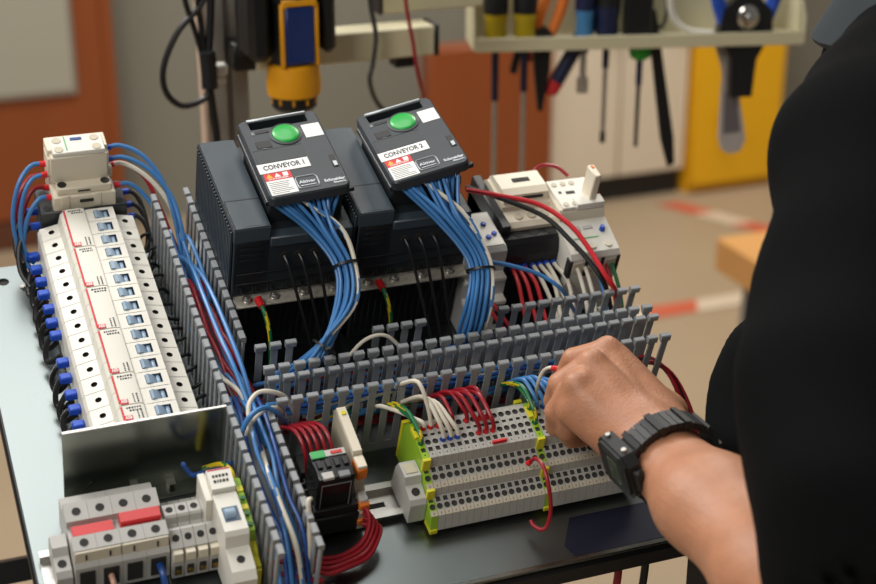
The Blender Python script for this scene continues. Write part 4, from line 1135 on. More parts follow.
# hand: metacarpals, then each finger as its own chain
MI, MM, MR, MP = (0.3803,-0.1391,1.1102), (0.3589,-0.1551,1.1094), (0.3401,-0.1676,1.0993), (0.3350,-0.1706,1.0810)
B.caps(WR, (0.3751,-0.2070,1.0735), .0245, .022, .012, (LAT,1.25))
for a, m_, r in (((0.4059,-0.2023,1.0688),MI,.0115),((0.3862,-0.2154,1.0703),MM,.0125),((0.3721,-0.2195,1.0665),MR,.0125),((0.3657,-0.2098,1.0595),MP,.0120)):
    B.caps(a, m_, .0165, r, .012)
B.caps((0.4114,-0.1797,1.0711), (0.3887,-0.1427,1.1024), .014, .010, .014)
FING = {'index': [MI, (0.3567,-0.1285,1.1035), (0.3533,-0.1219,1.0889), (0.3618,-0.1109,1.0781)],
        'middle': [MM, (0.3372,-0.1458,1.0926), (0.3369,-0.1368,1.0746), (0.3481,-0.1274,1.0611)],
        'ring': [MR, (0.3302,-0.1544,1.0743), (0.3334,-0.1470,1.0579), (0.3475,-0.1368,1.0468)],
        'pinky': [MP, (0.3358,-0.1616,1.0609), (0.3441,-0.1528,1.0471), (0.3574,-0.1445,1.0396)]}
FR = {'index': [.0115,.0098,.0086,.0074], 'middle': [.0122,.0104,.0090,.0078], 'ring': [.0116,.0098,.0086,.0074], 'pinky': [.0104,.0088,.0076,.0066]}
for q in FING: B.chain(FING[q], FR[q], .0012)
B.chain([(0.4173,-0.1759,1.0682), (0.4057,-0.1335,1.0759), (0.3861,-0.1150,1.0766), (0.3681,-0.1075,1.0773)], [.0165,.0130,.0108,.0080], .006)
for m_ in (MI,MM,MR,MP):     # knuckle heads
    B.caps(Vector(m_)+Vector((0,0,.004)), Vector(m_)+Vector((0,-.001,.0052)), .0080, .0080, .006)
# extensor tendons
for a, m_ in (((0.3695,-0.2162,1.0849),MM),((0.3844,-0.2045,1.0851),MI)):
    B.caps(a, Vector(m_)+Vector((0,0,.009)), .0020, .0024, .006)
t = thing('person', 'person in black polo shirt reaching over the panel with one hand', 'person', (PEL.x,PEL.y,0), panel=False)
off = (PEL.x,PEL.y,0)
part('body', B.mesh('body', SKIN, off, 2), None, t)
# shirt
Sh = SDF(seg((.22,1.10,.0085)), seg((-.62,.32,.0085)), seg((.80,1.56,.0085)))
Sh.chain([PEL+Vector((0,0,-.05)), PEL.lerp(NB,.35), PEL.lerp(NB,.75), NB-Vector((0,0,.055))], [.145,.138,.142,.105], .06, (RT,1.42))
Sh.caps(PEL.lerp(NB,.15)+FW*.10-RT*.09, PEL.lerp(NB,.5)+FW*.06-RT*.10, .075, .085, .06)
for S in (SHL,SHR): Sh.caps(NB-Vector((0,0,.055)), S, .076, .075, .06)
Sh.caps((0.4962,-0.1731,1.1121), (0.4708,-0.2131,1.0511), .028, .036, .03)
Sh.caps(NB-Vector((0,0,.02)), NB+FW*.015+Vector((0,0,.03)), .075, .066, .03)
Sh.chain([SHL, Vector((0.4440,-0.3751,1.1870)), Vector((0.4177,-0.4225,1.1347)), Vector((0.4126,-0.4662,1.0836)), Vector((0.4029,-0.4945,1.0635))], [.077,.076,.074,.066,.062], .03)
Sh.chain([SHR, SHR.lerp(ELR,.75)], [.074,.076], .03)
HEM = SHL.lerp(EL,.98)
AX = (EL-SHL).normalized()
# cut the sleeve at its hem and open it
X,Y,Z = np.meshgrid(*Sh.ax, indexing='ij')
HC = SHL.lerp(EL,.95); near = ((X-HC.x)**2+(Y-HC.y)**2+(Z-HC.z)**2) < .19**2
axis_d = (X-HEM.x)*AX.x+(Y-HEM.y)*AX.y+(Z-HEM.z)*AX.z
lat_d = (X-NB.x)*RT.x+(Y-NB.y)*RT.y
arm = near & (lat_d < -.10) & ((X-PEL.x)*RT.x+(Y-PEL.y)*RT.y < -.12+.0*X)
Sh.d = np.where(near & (axis_d > -.02), np.maximum(Sh.d, np.where((X-HC.x)**2+(Y-HC.y)**2+(Z-HC.z)**2 < .18**2, axis_d, -1)), Sh.d).astype(np.float32)
Sh.caps(SHL.lerp(EL,.8), EL+AX*.08, .050, .056, 0, cut=True)
Sh.ripple(lambda X,Y,Z: .0035*np.sin(40*(Z+.4*X-.3*Y)+3*np.sin(14*X+9*Y))*np.clip((1.45-Z)*4,0,1)+.003*np.sin(70*(X+Y)*.7+20*Z))
part('polo_shirt', Sh.mesh('polo_shirt', CLOTH, off, 3), None, t, label='black short-sleeved polo shirt')
# collar
COLLAR = mat('collar_cloth', (34,42,47), .8, var=.1)
b = MB(); n = 30; 
ctr = NB+FW*.015+Vector((0,0,.012))
rings = []
for (r, h) in ((.072,.034),(.076,.042),(.090,.030),(.116,-.020),(.113,-.024),(.084,.018)):
    rings.append([ctr+RT*math.cos(2*PI*i/n)*r*1.06+FW*math.sin(2*PI*i/n)*r+Vector((0,0,h+.018*math.sin(2*PI*i/n+PI)-.0)) for i in range(n)])
for k in range(len(rings)):
    A, C2 = rings[k], rings[(k+1)%len(rings)]
    b.add(A+C2, [(i,(i+1)%n,n+(i+1)%n,n+i) for i in range(n)])
part('collar', b.mesh('collar', COLLAR, 1, 60, off), None, t, label='grey-blue turned down collar')
# trousers, shoes, hair, eyes
T = SDF(seg((.35,1.15,.011)), seg((-.75,.10,.011)), seg((.03,1.0,.011)))
for hip,kn,ft in FEET: T.chain([hip+Vector((0,0,.03)), kn, ft+Vector((0,0,.07))], [.105,.078,.068], .03)
T.caps(PEL-RT*.05+Vector((0,0,-.03)), PEL+RT*.05+Vector((0,0,-.03)), .105, .105, .04)
part('trousers', T.mesh('trousers', TROUS, off, 2), None, t)
b = MB()
for hip,kn,ft in FEET:
    s0 = len(b.v); b.prism([(-.075,0),(.185,0),(.195,.03),(.15,.055),(.06,.085),(.04,.12),(-.06,.12),(-.08,.04)], -.045, .045, 'x')
    R = Matrix((( RT.x,FW.x,0,ft.x),(RT.y,FW.y,0,ft.y),(0,0,1,0),(0,0,0,1))); b.xf(R, s0)
part('shoes', b.mesh('shoes', BLACK, 1, 38, off), None, t)
H = SDF(seg((.40,.80,.008)), seg((-.30,.20,.008)), seg((1.35,1.80,.008)))
H.caps(HD-FW*.022+Vector((0,0,.01)), HD-FW*.018+Vector((0,0,.058)), .084, .090, .02); H.caps(HD+FW*.115+Vector((0,0,-.01)), HD+FW*.09+Vector((0,0,.035)), .06, .052, 0, cut=True); H.caps(HD+FW*.06+Vector((0,0,-.09)), HD+FW*.05, .07, .07, 0, cut=True)
H.ripple(lambda X,Y,Z: .0015*np.sin(220*X+90*Z)*np.sin(200*Y))
part('hair', H.mesh('hair', HAIR, off, 1), None, t)
b = MB()
for sg in (-1,1):
    p = HD+FW*.086+RT*.032*sg+Vector((0,0,.022)); b.ball(tuple(p),.0105,m=0); p2 = p+FW*.0070; b.ball(tuple(p2),.0050,m=1)
part('eyes', b.mesh('eyes', [LABEL, INK], 1, 60, off), None, t)

# wristwatch
ax = (WR-EL).normalized(); up = (Vector((0,0,1))-ax*ax.z).normalized(); lt = up.cross(ax).normalized()
wc = WR.lerp(EL,.045)+up*.002-lt*.002*(1 if lt.x<0 else -1)
# frame columns: lateral (toward the left), along the arm toward the hand, up
WM = Matrix(((-lt.x if False else lt.x, ax.x, up.x, wc.x),(lt.y, ax.y, up.y, wc.y),(lt.z, ax.z, up.z, wc.z),(0,0,0,1)))
if lt.x > 0: WM = WM @ Matrix.Diagonal((-1,1,1,1))
t = thing('wristwatch', 'black digital sports watch on the wrist of the reaching hand', 'watch', mtx=Matrix.Translation(wc))
RUB = mat('rubber', (20,21,22), .5, var=.1)
WL = Matrix.Translation(-wc) @ WM @ Matrix.Scale(.001,4)
def wpart(name, b, m, label=None):
    b.xf(WL); return part(name, b, m, t, 1., label)
rx, rz = 34.5, 28.5
b = MB()
n = 44
for i in range(n):
    a0 = 2*PI*i/n; a1 = 2*PI*(i+1)/n
    hw = 10.5 if i % 4 else 11.5; th = 5.2 if i % 4 else 6.8
    q = [(math.cos(a),math.sin(a)) for a in (a0+.008,a1-.008)]
    vs = []
    for (c,s_) in q:
        for y in (-hw,hw):
            for r in (0,th): vs.append((c*(rx+r), y, s_*(rz+r)))
    b.add(vs, [(0,1,3,2),(4,6,7,5),(0,4,5,1),(2,3,7,6),(0,2,6,4),(1,5,7,3)])
for i in range(n):
    a0 = 2*PI*i/n; a1 = 2*PI*(i+1)/n; vs = []
    for a in (a0,a1):
        for y in (-9.5,9.5):
            for r in (.2,3.2): vs.append((math.cos(a)*(rx+r), y, math.sin(a)*(rz+r)))
    b.add(vs, [(1,5,7,3),(0,4,5,1),(2,3,7,6),(0,2,6,4)])
wpart('strap', b, RUB)
A = math.radians(2); TILT = math.radians(-18)     # the case sits on the outer side of the wrist, a little up
CM = Matrix.Translation((rx*math.cos(A)+2, 0, rz*math.sin(A)+1)) @ Matrix.Rotation(PI/2-TILT, 4, 'Y')
def octo(w,h,c): return [(-w+c,-h),(w-c,-h),(w,-h+c),(w,h-c),(w-c,h),(-w+c,h),(-w,h-c),(-w,-h+c)]
b = MB(); b.prism(octo(20,23,7), -3, 7, 'z'); b.prism(octo(18,20,6), 7, 9.5, 'z'); b.box(-9,9,-28,28,-3,5,2); b.xf(CM); wpart('case', b, RUB)
b = MB(); b.prism(octo(14.5,15.5,5), 9.4, 9.9, 'z'); b.xf(CM); wpart('display_surround', b, BLACK2)
b = MB(); b.box(-10.5,10.5,-9,6,9.8,10.2,.3); b.xf(CM); wpart('display', b, mat('lcd', (70,86,70), .15, var=.2, scale=200), 'grey green display')
b = MB()
for (x,y,w_,h_) in ((-8,-5,2,6),(-4,-5,2,6),(1,-5,2,6),(5,-5,2,6),(-8,2.5,13,1)): b.box(x,x+w_*.5,y,y+h_,10.1,10.35,.05)
b.xf(CM); wpart('digits', b, INK)
b = MB()
for y in (-12,12):
    for x in (-1,1): b.cyl((x*19,y,2.5),(x*22.5,y,2.5),2.2,2.0,10)
b.xf(CM); wpart('side_button', b, ZINC, 'small metal side buttons')
# ------------------------------------------------------------------ workstation behind the panel
CRM = mat('cream_paint', (206,198,164), .45, var=.03)
t = thing('aluminium_post', 'tall slotted aluminium post standing behind the tilted panel', 'post', (.262,.60,0), panel=False)
b = MB(); w = .0225; g = .004
q = []
for k in range(4):
    a = k*PI/2; c, s_ = math.cos(a), math.sin(a)
    for (u,v) in ((w,-w),(w,-g),(w-.012,-g),(w-.012,g),(w,g)): q.append((u*c-v*s_, u*s_+v*c))
b.prism(q, 0.012, 2.3, 'z'); part('extrusion', b, ALU, t, 1.)
part('foot_plate', MB().box(-.09,.09,-.09,.09,0,.012,.003), FRM, t, 1.)
part('side_strip', MB().box(-.0285,-.0235,-.012,.012,.9,2.2,.001), mat('pinkish_strip',(196,170,150),.5), t, 1.)
t = thing('crossbeam', 'cream painted horizontal beam with a black end cap fixed to the aluminium post', 'beam', (.24,.56,1.2), panel=False)
z0 = 1.166
part('beam', MB().box(.045,.262,-.02,.02,-.012,.023,.002), CRM, t, 1.)
part('end_cap', MB().box(.262,.267,-.021,.021,-.013,.024,.001), BLACK, t, 1.)
part('upper_beam', MB().box(.215,.345,.03,.07,.030,.075,.002), CRM, t, 1.)
part('upper_end_cap', MB().box(.211,.215,.029,.071,.029,.076,.001), BLACK, t, 1.)
part('pad', MB().box(.215,.24,-.012,.012,-.026,-.012,.002), BLACK, t, 1.)
part('bracket', MB().box(.02,.09,-.018,.02,-.011,.021,.002), FRM, t, 1.)

# tool tray: a cream channel holding hand tools
A0 = Vector((.626,.703,1.15)); A1 = Vector((1.043,.587,1.15)); TX = (A1-A0).normalized(); TY = Vector((-TX.y,TX.x,0)); TL = (A1-A0).length
TM = Matrix(((TX.x,TY.x,0,A0.x),(TX.y,TY.y,0,A0.y),(0,0,1,A0.z),(0,0,0,1)))
t = thing('tool_tray', 'cream metal tool tray holding screwdrivers and pliers above the panel', 'tool tray', mtx=TM)
b = MB(); b.box(-.004,TL+.004,0,.075,-.004,-.001,.0008); part('tray_floor', b, CRM, t, 1.)
part('front_lip', MB().box(-.004,TL+.004,-.002,.001,-.006,.012,.0008), CRM, t, 1.)
part('back_wall', MB().box(-.004,TL+.004,.075,.078,-.004,.10,.0008), CRM, t, 1.)
b = MB(); b.prism([(-.002,-.004),(.078,-.004),(.078,.10),(.05,.10),(-.002,.03)], -.006, -.003, 'x'); part('end_wall', b, CRM, t, 1.)
b = MB(); b.prism([(-.002,-.004),(.078,-.004),(.078,.10),(.05,.10),(-.002,.03)], TL+.003, TL+.006, 'x'); part('end_wall', b, CRM, t, 1.)
b = MB()
for x in (.02,.06,.1,.14,.19,.24,.29,.35): b.cyl((x,.03,-.0012),(x,.03,-.0005),.009,.009,14)
part('tool_hole', b, HOLE, t, 1.)
def tool(name, label, cat, x, y=.03, z=0., lean=0., yaw=0.):
    return thing(name, label, cat, mtx=TM @ Matrix.Translation((x*1.02+.010,y,z)) @ Matrix.Rotation(lean,4,'Y') @ Matrix.Rotation(yaw,4,'Z') @ Matrix.Diagonal((1.1,1.1,1.28,1)))
def screwdriver(x, label, hm, cap, hl, sl, sr=.0028, sleeve=None, hr=.0145, tip=True, z=0, y=.03):
    t = tool('screwdriver', label, 'screwdriver', x, y, z)
    b = MB(); b.lathe([(.006,0),(hr*.8,.002),(hr*.92,.01),(hr*.85,.02),(hr,.03),(hr,hl*.62)],(0,0,0),n=12); part('handle', b, hm, t, 1.)
    b = MB(); b.lathe([(hr*1.02,hl*.40),(hr*1.04,hl*.5),(hr,hl*.9),(hr*.7,hl)],(0,0,0),n=12); part('grip', b, cap, t, 1.)
    b = MB(); b.cyl((0,0,.002),(0,0,-sl),sr,sr,10); part('shaft', b, ZINC if sleeve is None or sleeve != BLACK else BLACK2, t, 1.)
    if sleeve: part('sleeve', MB().cyl((0,0,.002),(0,0,-sl*.3),sr*1.5,sr*1.4,10), sleeve, t, 1.)
    if tip: part('tip', MB().box(-sr*1.1,sr*1.1,-sr*.5,sr*.5,-sl-.012,-sl+.002,.0006), BLACK2, t, 1.)
    return t
AMB = mat('amber_handle', (196,172,30), .2, var=.2); NAVY = mat('navy_plastic', (26,36,70), .35); NAVYM = mat('navy_sleeve', (24,28,58), .4)
CLB = mat('clear_blue', (70,130,180), .15); GRN = mat('green_handle', (36,150,44), .3)
screwdriver(.016, 'screwdriver with amber and black handle, leftmost in the tool tray', AMB, BLACK, .08, .20, .0032, NAVYM, y=.02)
screwdriver(.054, 'screwdriver with amber and black handle, second in the tool tray', AMB, BLACK, .08, .17, .0032, NAVYM, y=.02)
t = tool('pliers', 'long-nosed pliers with orange and black handles in the tool tray', 'pliers', .079, .035, .0)
b = MB(); b.prism([(-.011,.0),(.011,.0),(.010,-.03),(.002,-.075),(-.003,-.075),(-.009,-.03)], -.006, .006, 'y'); part('jaws', b, BLACK2, t, 1.)
b = MB(); b.tube([(-.006,0,0),(-.004,0,.02),(.006,0,.05),(.02,0,.09)], .006, 8); part('handle', b, ORANGE, t, 1.)
b = MB(); b.tube([(.006,0,0),(.018,0,.02),(.028,0,.05),(.034,0,.09)], .0065, 8); part('handle', b, ORANGE, t, 1.)
part('joint', MB().cyl((0,-.008,.002),(0,.008,.002),.013,.013,14), BLACK, t, 1.)
t = tool('cutters', 'small cutters with dark red grips hanging behind the amber screwdrivers', 'cutters', .058, .055, -.005)
b = MB(); b.tube([(0,0,0),(-.007,0,-.015),(-.012,0,-.034)], .005, 8); part('handle', b, BLACK, t, 1.)
b = MB(); b.tube([(.002,0,0),(.006,0,-.012),(.008,0,-.022)], .004, 8); part('handle', b, REDW, t, 1.)
b = MB(); b.prism([(-.008,.0),(.01,.0),(.008,.03),(-.002,.034)], -.004, .004, 'y'); part('jaws', b, BLACK2, t, 1.)
t = tool('pliers', 'navy-handled pliers with a red tip hanging slanted from the tool tray', 'pliers', .131, .04, -.002, .50)
b = MB(); b.tube([(0,0,.005),(0,0,-.03),(0,0,-.052)], .0095, 10); part('handle', b, NAVY, t, 1.)
part('tip', MB().lathe([(.0098,-.05),(.009,-.062),(.005,-.066)],(0,0,0),n=12), REDD, t, 1.)
b = MB(); b.prism([(-.01,0),(.01,0),(.008,.04),(-.006,.045)], -.005, .005, 'y'); part('jaws', b, BLACK2, t, 1.)
t = screwdriver(.134, 'nut driver with clear blue handle and short socket in the tool tray', CLB, NAVY, .08, .045, .0042, NAVYM, .012, tip=False)
part('socket', MB().cyl((0,0,-.040),(0,0,-.056),.007,.007,6), ZINC, t, 1.)
screwdriver(.164, 'navy and black screwdriver with long black shaft in the tool tray', NAVY, BLACK, .09, .10, .003, NAVYM, .0155)
t = tool('crimping_tool', 'black square-handled tool standing in the tool tray', 'hand tool', .204, .03)
b = MB(); b.box(-.017,.017,-.012,.012,.001,.09,.003); part('handle', b, BLACK, t, 1.)
b = MB(); b.tube([(.016,0,.02),(.03,0,.012),(.036,0,.03),(.03,0,.06),(.016,0,.06)], .0022, 8); part('loop', b, BLACK, t, 1.)
t = tool('screwdriver', 'green-handled screwdriver hanging upright below the tool tray', 'screwdriver', .211, .035, -.026)
b = MB(); b.lathe([(.005,-.004),(.0125,0),(.0145,.01),(.0135,.022)],(0,0,0),n=12); part('handle', b, GRN, t, 1.)
part('shaft', MB().cyl((0,0,0),(0,0,-.098),.0028,.0026,10), BLACK2, t, 1.)
part('sleeve', MB().cyl((0,0,0),(0,0,-.03),.0042,.004,10), NAVY, t, 1.)
t = tool('file', 'long black file hanging slanted below the tool tray', 'file', .228, .03, .0, -.17)
b = MB(); b.prism([(-.0055,.03),(.0055,.03),(.0088,-.11),(.006,-.14),(-.003,-.142),(-.0075,-.11)], -.003, .003, 'y'); part('blade', b, BLACK2, t, 1.)
part('tang', MB().box(-.003,.003,-.002,.002,.03,.06,.001), ZINC, t, 1.)
b = MB(); b.tube([(.262,.02,.10),(.258,.02,.06),(.264,.02,.03),(.285,.02,.012),(.32,.025,.006)], .0045, 8); b.xf(TM)
solo('white_cable', b, WHITE, 'white cable curling down into the tool tray', 'cable', panel=False)
t = tool('cable_stripper', 'cable stripper with blue handles and chrome bolt at the right end of the tool tray', 'hand tool', .345, .02)
BLH = mat('blue_handle', (26,74,176), .35)
b = MB(); b.prism([(-.034,.0),(.034,.0),(.030,.03),(.012,.046),(-.012,.046),(-.030,.03)], -.010, .010, 'y'); part('head', b, BLACK, t, 1.)
b = MB(); b.prism([(-.028,.0),(.028,.0),(.016,-.022),(.0135,-.062),(-.0135,-.062),(-.016,-.022)], -.008, .008, 'y'); b.box(-.004,.004,-.0095,-.008,-.055,-.02,.0005); part('lower_jaw', b, BLACK, t, 1.)
b = MB(); b.lathe([(.013,0),(.013,.003),(.010,.0055),(.004,.006),(.003,.008)],(0,-.010,.024),(0,-1,0),n=18); part('bolt', b, CHROME, t, 1., 'chrome bolt')
for sg in (-1,1):
    b = MB(); b.tube([(sg*.026,0,.018),(sg*.036,0,.045),(sg*.034,0,.075),(sg*.038,0,.11)], .0085, 8); part('handle', b, BLH, t, 1., 'blue handle')
t = tool('wrench', 'silver flat wrench with a wide rounded end hanging from the tool tray', 'wrench', .332, .045, .0, -.10)
b = MB()
b.prism([(-.016,.02),(.010,.02),(.012,-.01),(.006,-.035),(.007,-.05),(-.009,-.05),(-.010,-.035),(-.018,-.008)], -.004, .004, 'y')
b.prism([(-.010,-.05),(.008,-.05),(.015,-.10),(.0165,-.118),(.010,-.13),(-.004,-.132),(-.014,-.126),(-.017,-.112),(-.013,-.075)], -.004, .004, 'y'); part('body', b, mat('satin_nickel',(196,190,186),.35,.25), t, 1.)
b = MB(); b.prism([(-.008,-.062),(.006,-.062),(.010,-.108),(-.012,-.108)], -.0052, -.0035, 'y'); part('recess', b, mat('grey_recess',(128,122,126),.4,.4), t, 1.)

# hanging power screwdriver in its black holster
c0 = Vector((0.3164,0.5000,1.2416)); DM = Matrix.Translation(c0) @ Matrix.Scale(1.12,4)
t = thing('power_screwdriver', 'yellow and blue power screwdriver hanging nose down in a black holster', 'power tool', mtx=DM)
YT = mat('yellow_tool', (232,160,20), .4)
b = MB(); b.lathe([(.020,.07),(.021,.04),(.0215,-.03),(.019,-.042)],(0,0,0),n=24); part('barrel', b, BLACK, t, 1.)
b = MB(); b.lathe([(.017,-.030),(.0255,-.034),(.0275,-.052),(.0265,-.064),(.020,-.066)],(0,0,0),n=24); part('collar', b, YT, t, 1., 'yellow front collar')
b = MB(); b.lathe([(.023,-.064),(.0225,-.076),(.019,-.080),(.015,-.081)],(0,0,0),n=24)
part('nose', b, BLACK, t, 1.)
part('badge', MB().box(-.0135,.0165,-.0245,-.0195,-.030,.030,.002), mat('navy_badge',(18,44,104),.3), t, 1., 'blue front label')
part('trim', MB().box(-.018,-.0138,-.024,-.018,-.032,.03,.001).box(.0168,.021,-.023,-.018,-.032,.03,.001).box(-.016,.019,-.0245,-.019,.026,.034,.001), YT, t, 1.)
b = MB()
for i in range(10): a = 2*PI*i/10; b.box(.0225*math.cos(a)-.0012,.0225*math.cos(a)+.0012,.0225*math.sin(a)-.0012,.0225*math.sin(a)+.0012,-.072,-.066,.0003)
part('bit_ring', b, YT, t, 1.)
part('motor_housing', MB().lathe([(.024,.03),(.026,.06),(.026,.14),(.02,.15)],(0,0,0),n=20), BLACK, t, 1.)
t = thing('tool_holster', 'black holster holding the yellow power screwdriver', 'holster', mtx=DM)
b = MB(); b.box(-.048,-.026,-.02,.03,-.026,.12,.006); part('side_arm', b, BLACK2, t, 1.)
b = MB(); b.box(.026,.040,-.02,.03,-.022,.12,.005); part('side_arm', b, BLACK2, t, 1.)
part('back_plate', MB().box(-.048,.040,.03,.036,-.03,.12,.003), BLACK2, t, 1.)
part('mounting_arm', MB().box(-.02,.01,.036,.055,.05,.08,.002), BLACK2, t, 1.)

# hanging cables
def cable(name, pts, r, m, label): return wire(name, pts, r, m, label, 'cable', None, (), False, 8, 6)
cable('black_cable', [(0.2298,0.5300,1.2888),(0.2220,0.5300,1.2697),(0.1960,0.5300,1.2431),(0.1781,0.5300,1.2069),(0.1783,0.5300,1.1776),(0.1951,0.5300,1.1600),(0.2192,0.5300,1.1645),(0.2291,0.5300,1.1772)], .0036, BLACKW, 'black cable hanging in a wide loop left of the aluminium post')
cable('black_cable', [(0.2056,0.5300,1.2905),(0.2067,0.5300,1.2730),(0.2158,0.5300,1.2393),(0.2219,0.5300,1.2097),(0.2237,0.5300,1.1823)], .0032, BLACKW, 'black cable slanting down inside the wide cable loop')
cable('black_cable', [(0.2188,0.5300,1.2896),(0.2211,0.5300,1.2543),(0.2244,0.5300,1.2151),(0.2260,0.5300,1.1844),(0.2283,0.5300,1.1636)], .0032, BLACKW, 'black cable hanging straight inside the cable loop')
cable('black_cable', [(0.2354,0.5300,1.2884),(0.2316,0.5300,1.2424),(0.2268,0.5300,1.1979),(0.2292,0.5300,1.1589),(0.2325,0.5300,1.1166),(0.2316,0.5300,1.0572)], .0046, BLACKW, 'thick black cable running down the left face of the aluminium post')
b = MB().tube([(0.2250,0.5220,1.2202),(0.2261,0.5220,1.1999),(0.2261,0.5220,1.1795)], .0095, 10); solo('cable_wrap', b, BLACK, 'black wrap gathering the hanging cables beside the post', 'cable wrap', panel=False, loc=(0.2261,0.5220,1.1999))
t = thing('connector', 'small white plug on the aluminium post beside the black cables', 'connector', mtx=Matrix.Translation((0.2440,0.5450,1.1929)))
part('plug', MB().box(-.007,.008,-.006,.01,-.006,.007,.002), WHITE, t, 1.); part('tail', MB().box(-.004,.006,-.004,.01,-.015,-.0075,.001), WHITE, t, 1.)
cable('grey_cable', [(0.4139,0.5200,1.2772),(0.4159,0.5200,1.2544),(0.4214,0.5200,1.2219),(0.4172,0.5200,1.1897),(0.4132,0.5200,1.1689),(0.4296,0.5400,1.1361),(0.4617,0.5600,1.1055)], .0030, mat('grey_cable',(64,62,58),.5), 'dark grey cable hanging in front of the cream beam')
cable('red_cable', [(0.4560,0.5200,1.2742),(0.4606,0.5200,1.2417),(0.4665,0.5200,1.2111),(0.4725,0.5200,1.1728),(0.4876,0.5400,1.1375),(0.5056,0.5600,1.1034)], .0024, REDW, 'dark red cable hanging in front of the cream beam')

# ------------------------------------------------------------------ the room behind
def wallmat():
    return mat('wall_paint', (130,127,114), .8, var=.03, scale=3)
b = MB(); b.add([(-2.6,3.45,0),(6.2,3.45,0),(6.2,3.45,3.3),(-2.6,3.45,3.3)], [(0,1,2,3)]); b.add([(-2.6,3.5,0),(6.2,3.5,0),(6.2,3.5,3.3),(-2.6,3.5,3.3)], [(3,2,1,0)]); struct('wall_back', b, wallmat())
fm = mat('floor_concrete', (164,144,118), .45, var=.10, scale=2.2, bump=.05, bscale=60)
b = MB(); b.add([(-2.6,-3.2,0),(6.2,-3.2,0),(6.2,3.45,0),(-2.6,3.45,0)], [(0,1,2,3)]); struct('floor', b, fm)
WOOD = mat('orange_wood', (140,70,28), .5, var=.12, scale=5)
nt = WOOD.node_tree; wv = nt.nodes.new('ShaderNodeTexNoise'); wv.inputs['Scale'].default_value = 2.2; wv.inputs['Detail'].default_value = 6
mp = nt.nodes.new('ShaderNodeMapping'); mp.inputs['Scale'].default_value = (6,6,.7); tcn = nt.nodes.new('ShaderNodeTexCoord')
nt.links.new(tcn.outputs['Object'], mp.inputs[0]); nt.links.new(mp.outputs[0], wv.inputs['Vector'])
mixn = [n for n in nt.nodes if n.bl_idname == 'ShaderNodeMix'][0]; nt.links.new(wv.outputs['Fac'], mixn.inputs[0])
def cabinet(name, label, cat, x0, x1, y0, y1, z0, z1, m, doors=2, plinth=None, knob=None, top=None):
    t = thing(name, label, cat, ((x0+x1)/2, y0, 0), panel=False); h = (x1-x0)/2; d = y1-y0
    part('carcass', MB().box(-h,h,.022,d,z0,z1,.004), m, t, 1.)
    w = 2*h/doors
    for k in range(doors):
        dr = part('door', MB().box(-h+k*w+.003,-h+(k+1)*w-.003,0,.02,z0+.004,z1-.004,.003), m, t, 1.)
        if knob:
            kx = -h+k*w+knob[0]*w; part('knob', MB().lathe([(.012,0),(.012,.014),(.032,.02),(.032,.03),(.020,.036)],(kx,0,knob[1]),(0,-1,0),n=16), knob[2], dr, 1.)
    if plinth: part('plinth', MB().box(-h,h,.03,d,0,z0,.002), plinth, t, 1.)
    if top: part('top', MB().box(-h-.01,h+.01,-.01,d,z1,z1+.03,.003), top, t, 1.)
    return t
cabinet('wooden_cabinet', 'orange wooden cabinet in the background left of the white cabinet', 'cabinet', 1.462, 1.868, 3.02, 3.09, .0, .562, WOOD, 1)
cabinet('white_cabinet', 'off-white cabinet on a black plinth in the background behind the hanging tools', 'cabinet', 1.875, 2.36, 3.05, 3.44, .085, 1.0, mat('offwhite_panel',(222,208,184),.6), 2, BLACK, (.9,.6,ZINC))
cabinet('yellow_cabinet', 'bright yellow cabinet with a dark knob in the background behind the wrench', 'cabinet', 2.37, 2.70, 3.02, 3.44, .03, 1.0, mat('yellow_paint',(236,176,14),.5), 1, mat('yellow_paint',(236,176,14)), (.34,.245,mat('dark_knob',(120,84,30),.5)))
t = thing('wooden_partition', 'orange wooden partition standing against the back wall at left', 'partition', (-.2,3.32,0), panel=False)
part('panel', MB().box(-1.6,.795,0,.05,.09,1.9,.006), WOOD, t, 1.); part('base_rail', MB().box(-1.6,.795,.005,.05,0,.09,.004), mat('dark_wood',(96,52,30),.6), t, 1.); part('edge_post', MB().box(.765,.80,-.006,.056,0,1.9,.004), WOOD, t, 1.)
t = thing('display_board', 'pale grey board hung on the orange partition', 'board', (-.2,3.30,.47), panel=False)
part('board', MB().box(-1.2,.676,0,.018,0,1.0,.003), mat('board_grey',(168,164,148),.6), t, 1.); part('frame', MB().box(-1.21,.686,.004,.018,-.012,0,.002).box(.676,.686,.004,.018,0,1.0,.002), ALU, t, 1.)
TR_, TW_ = mat('tape_red',(196,92,66),.5), mat('tape_white',(206,188,164),.5)
def tape(p0, p1, w, label):
    p0 = Vector(p0); p1 = Vector(p1); d = (p1-p0).normalized(); nrm = Vector((-d.y,d.x,0)); L = (p1-p0).length; b = MB(); n = int(L/.14); st = L/n
    for i in range(n):
        a, c = p0+d*st*i, p0+d*st*(i+1); o = d*.04
        b.add([a-nrm*w/2-o*0, c-nrm*w/2, c+nrm*w/2+o, a+nrm*w/2+o], [(0,1,2,3)], i % 2)
    solo('floor_tape', b, [TR_,TW_], label, 'floor tape', panel=False, loc=tuple(p0))
tape((1.45,2.205,.002), (3.4,2.205,.002), .075, 'red and white hazard tape running across the floor behind the panel')
tape((2.26,3.0,.002), (2.62,2.24,.002), .07, 'red and white hazard tape slanting across the floor by the yellow cabinet')
t = thing('wooden_bench', 'low bench with a thick tan wooden top and grey frame, partly behind the person', 'bench', (2.05,1.25,0), panel=False)
part('top', MB().box(-.47,.5,-.30,.35,.375,.45,.004), mat('tan_wood',(206,150,86),.5,var=.1,scale=8), t, 1.)
part('apron', MB().box(-.42,.45,-.26,.31,.30,.375,.003), mat('grey_frame',(112,110,106),.5), t, 1.)
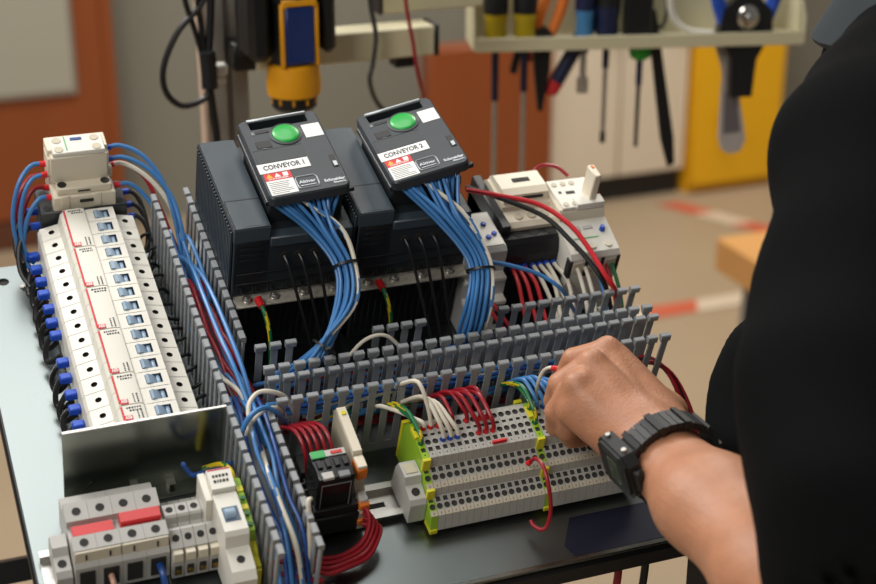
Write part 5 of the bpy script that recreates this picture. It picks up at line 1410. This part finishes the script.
for x in (-.40,.42):
    for y in (-.24,.28): part('leg', MB().box(x-.025,x+.025,y-.025,y+.025,0,.31,.003), mat('grey_frame',(112,110,106),.5), t, 1.)
# ------------------------------------------------------------------ camera and light
cam = bpy.data.cameras.new('camera'); co = bpy.data.objects.new('camera', cam); COL.objects.link(co); SC.camera = co
cam.sensor_width = 36; cam.lens = 1550/876*36; cam.clip_start = .02; cam.clip_end = 60
RW = Matrix(((.92950,-.36880,0),(-.13956,-.35140,-.92577),(.34139,.86090,-.37826)))
c = Matrix((RW[0], -RW[1], -RW[2])).transposed().to_4x4()
co.matrix_world = Matrix.Translation((-.1577,-1.1319,1.6202)) @ c
cam.dof.use_dof = True; cam.dof.focus_distance = 1.29; cam.dof.aperture_fstop = 4.8
w = bpy.data.worlds.new('world'); SC.world = w; w.use_nodes = True
bg = w.node_tree.nodes['Background']; bg.inputs[0].default_value = (.62,.60,.56,1); bg.inputs[1].default_value = .24
def area(name, loc, tgt, sx, sy, pw, col=(1,1,1)):
    l = bpy.data.lights.new(name, 'AREA'); l.shape = 'RECTANGLE'; l.size = sx; l.size_y = sy; l.energy = pw; l.color = col
    o = bpy.data.objects.new(name, l); COL.objects.link(o); o.location = loc
    o.rotation_euler = (Vector(tgt)-Vector(loc)).to_track_quat('-Z','Y').to_euler(); return o
area('ceiling_or_fill_light', (-.3,.7,3.1), (-.3,.7,0), 2.0, 1.4, 34, (1,.99,.97))
area('ceiling_or_fill_light', (-.9,1.9,3.1), (.1,.1,1), .9, .9, 44, (1,.98,.95))
area('ceiling_or_fill_light', (2.0,2.0,3.2), (2.0,2.4,0), 1.2, 1.2, 72, (1,.95,.88))
area('ceiling_or_fill_light', (-1.6,-1.4,2.9), (-.1,.1,1), 1.2, 1.2, 38, (1,.97,.93))  # unseen fill light, added to brighten the camera-facing sides
SC.view_settings.view_transform = 'Standard'; SC.view_settings.look = 'None'; SC.view_settings.gamma = 1
SC.view_settings.use_curve_mapping = False; SC.view_settings.exposure = 0.0
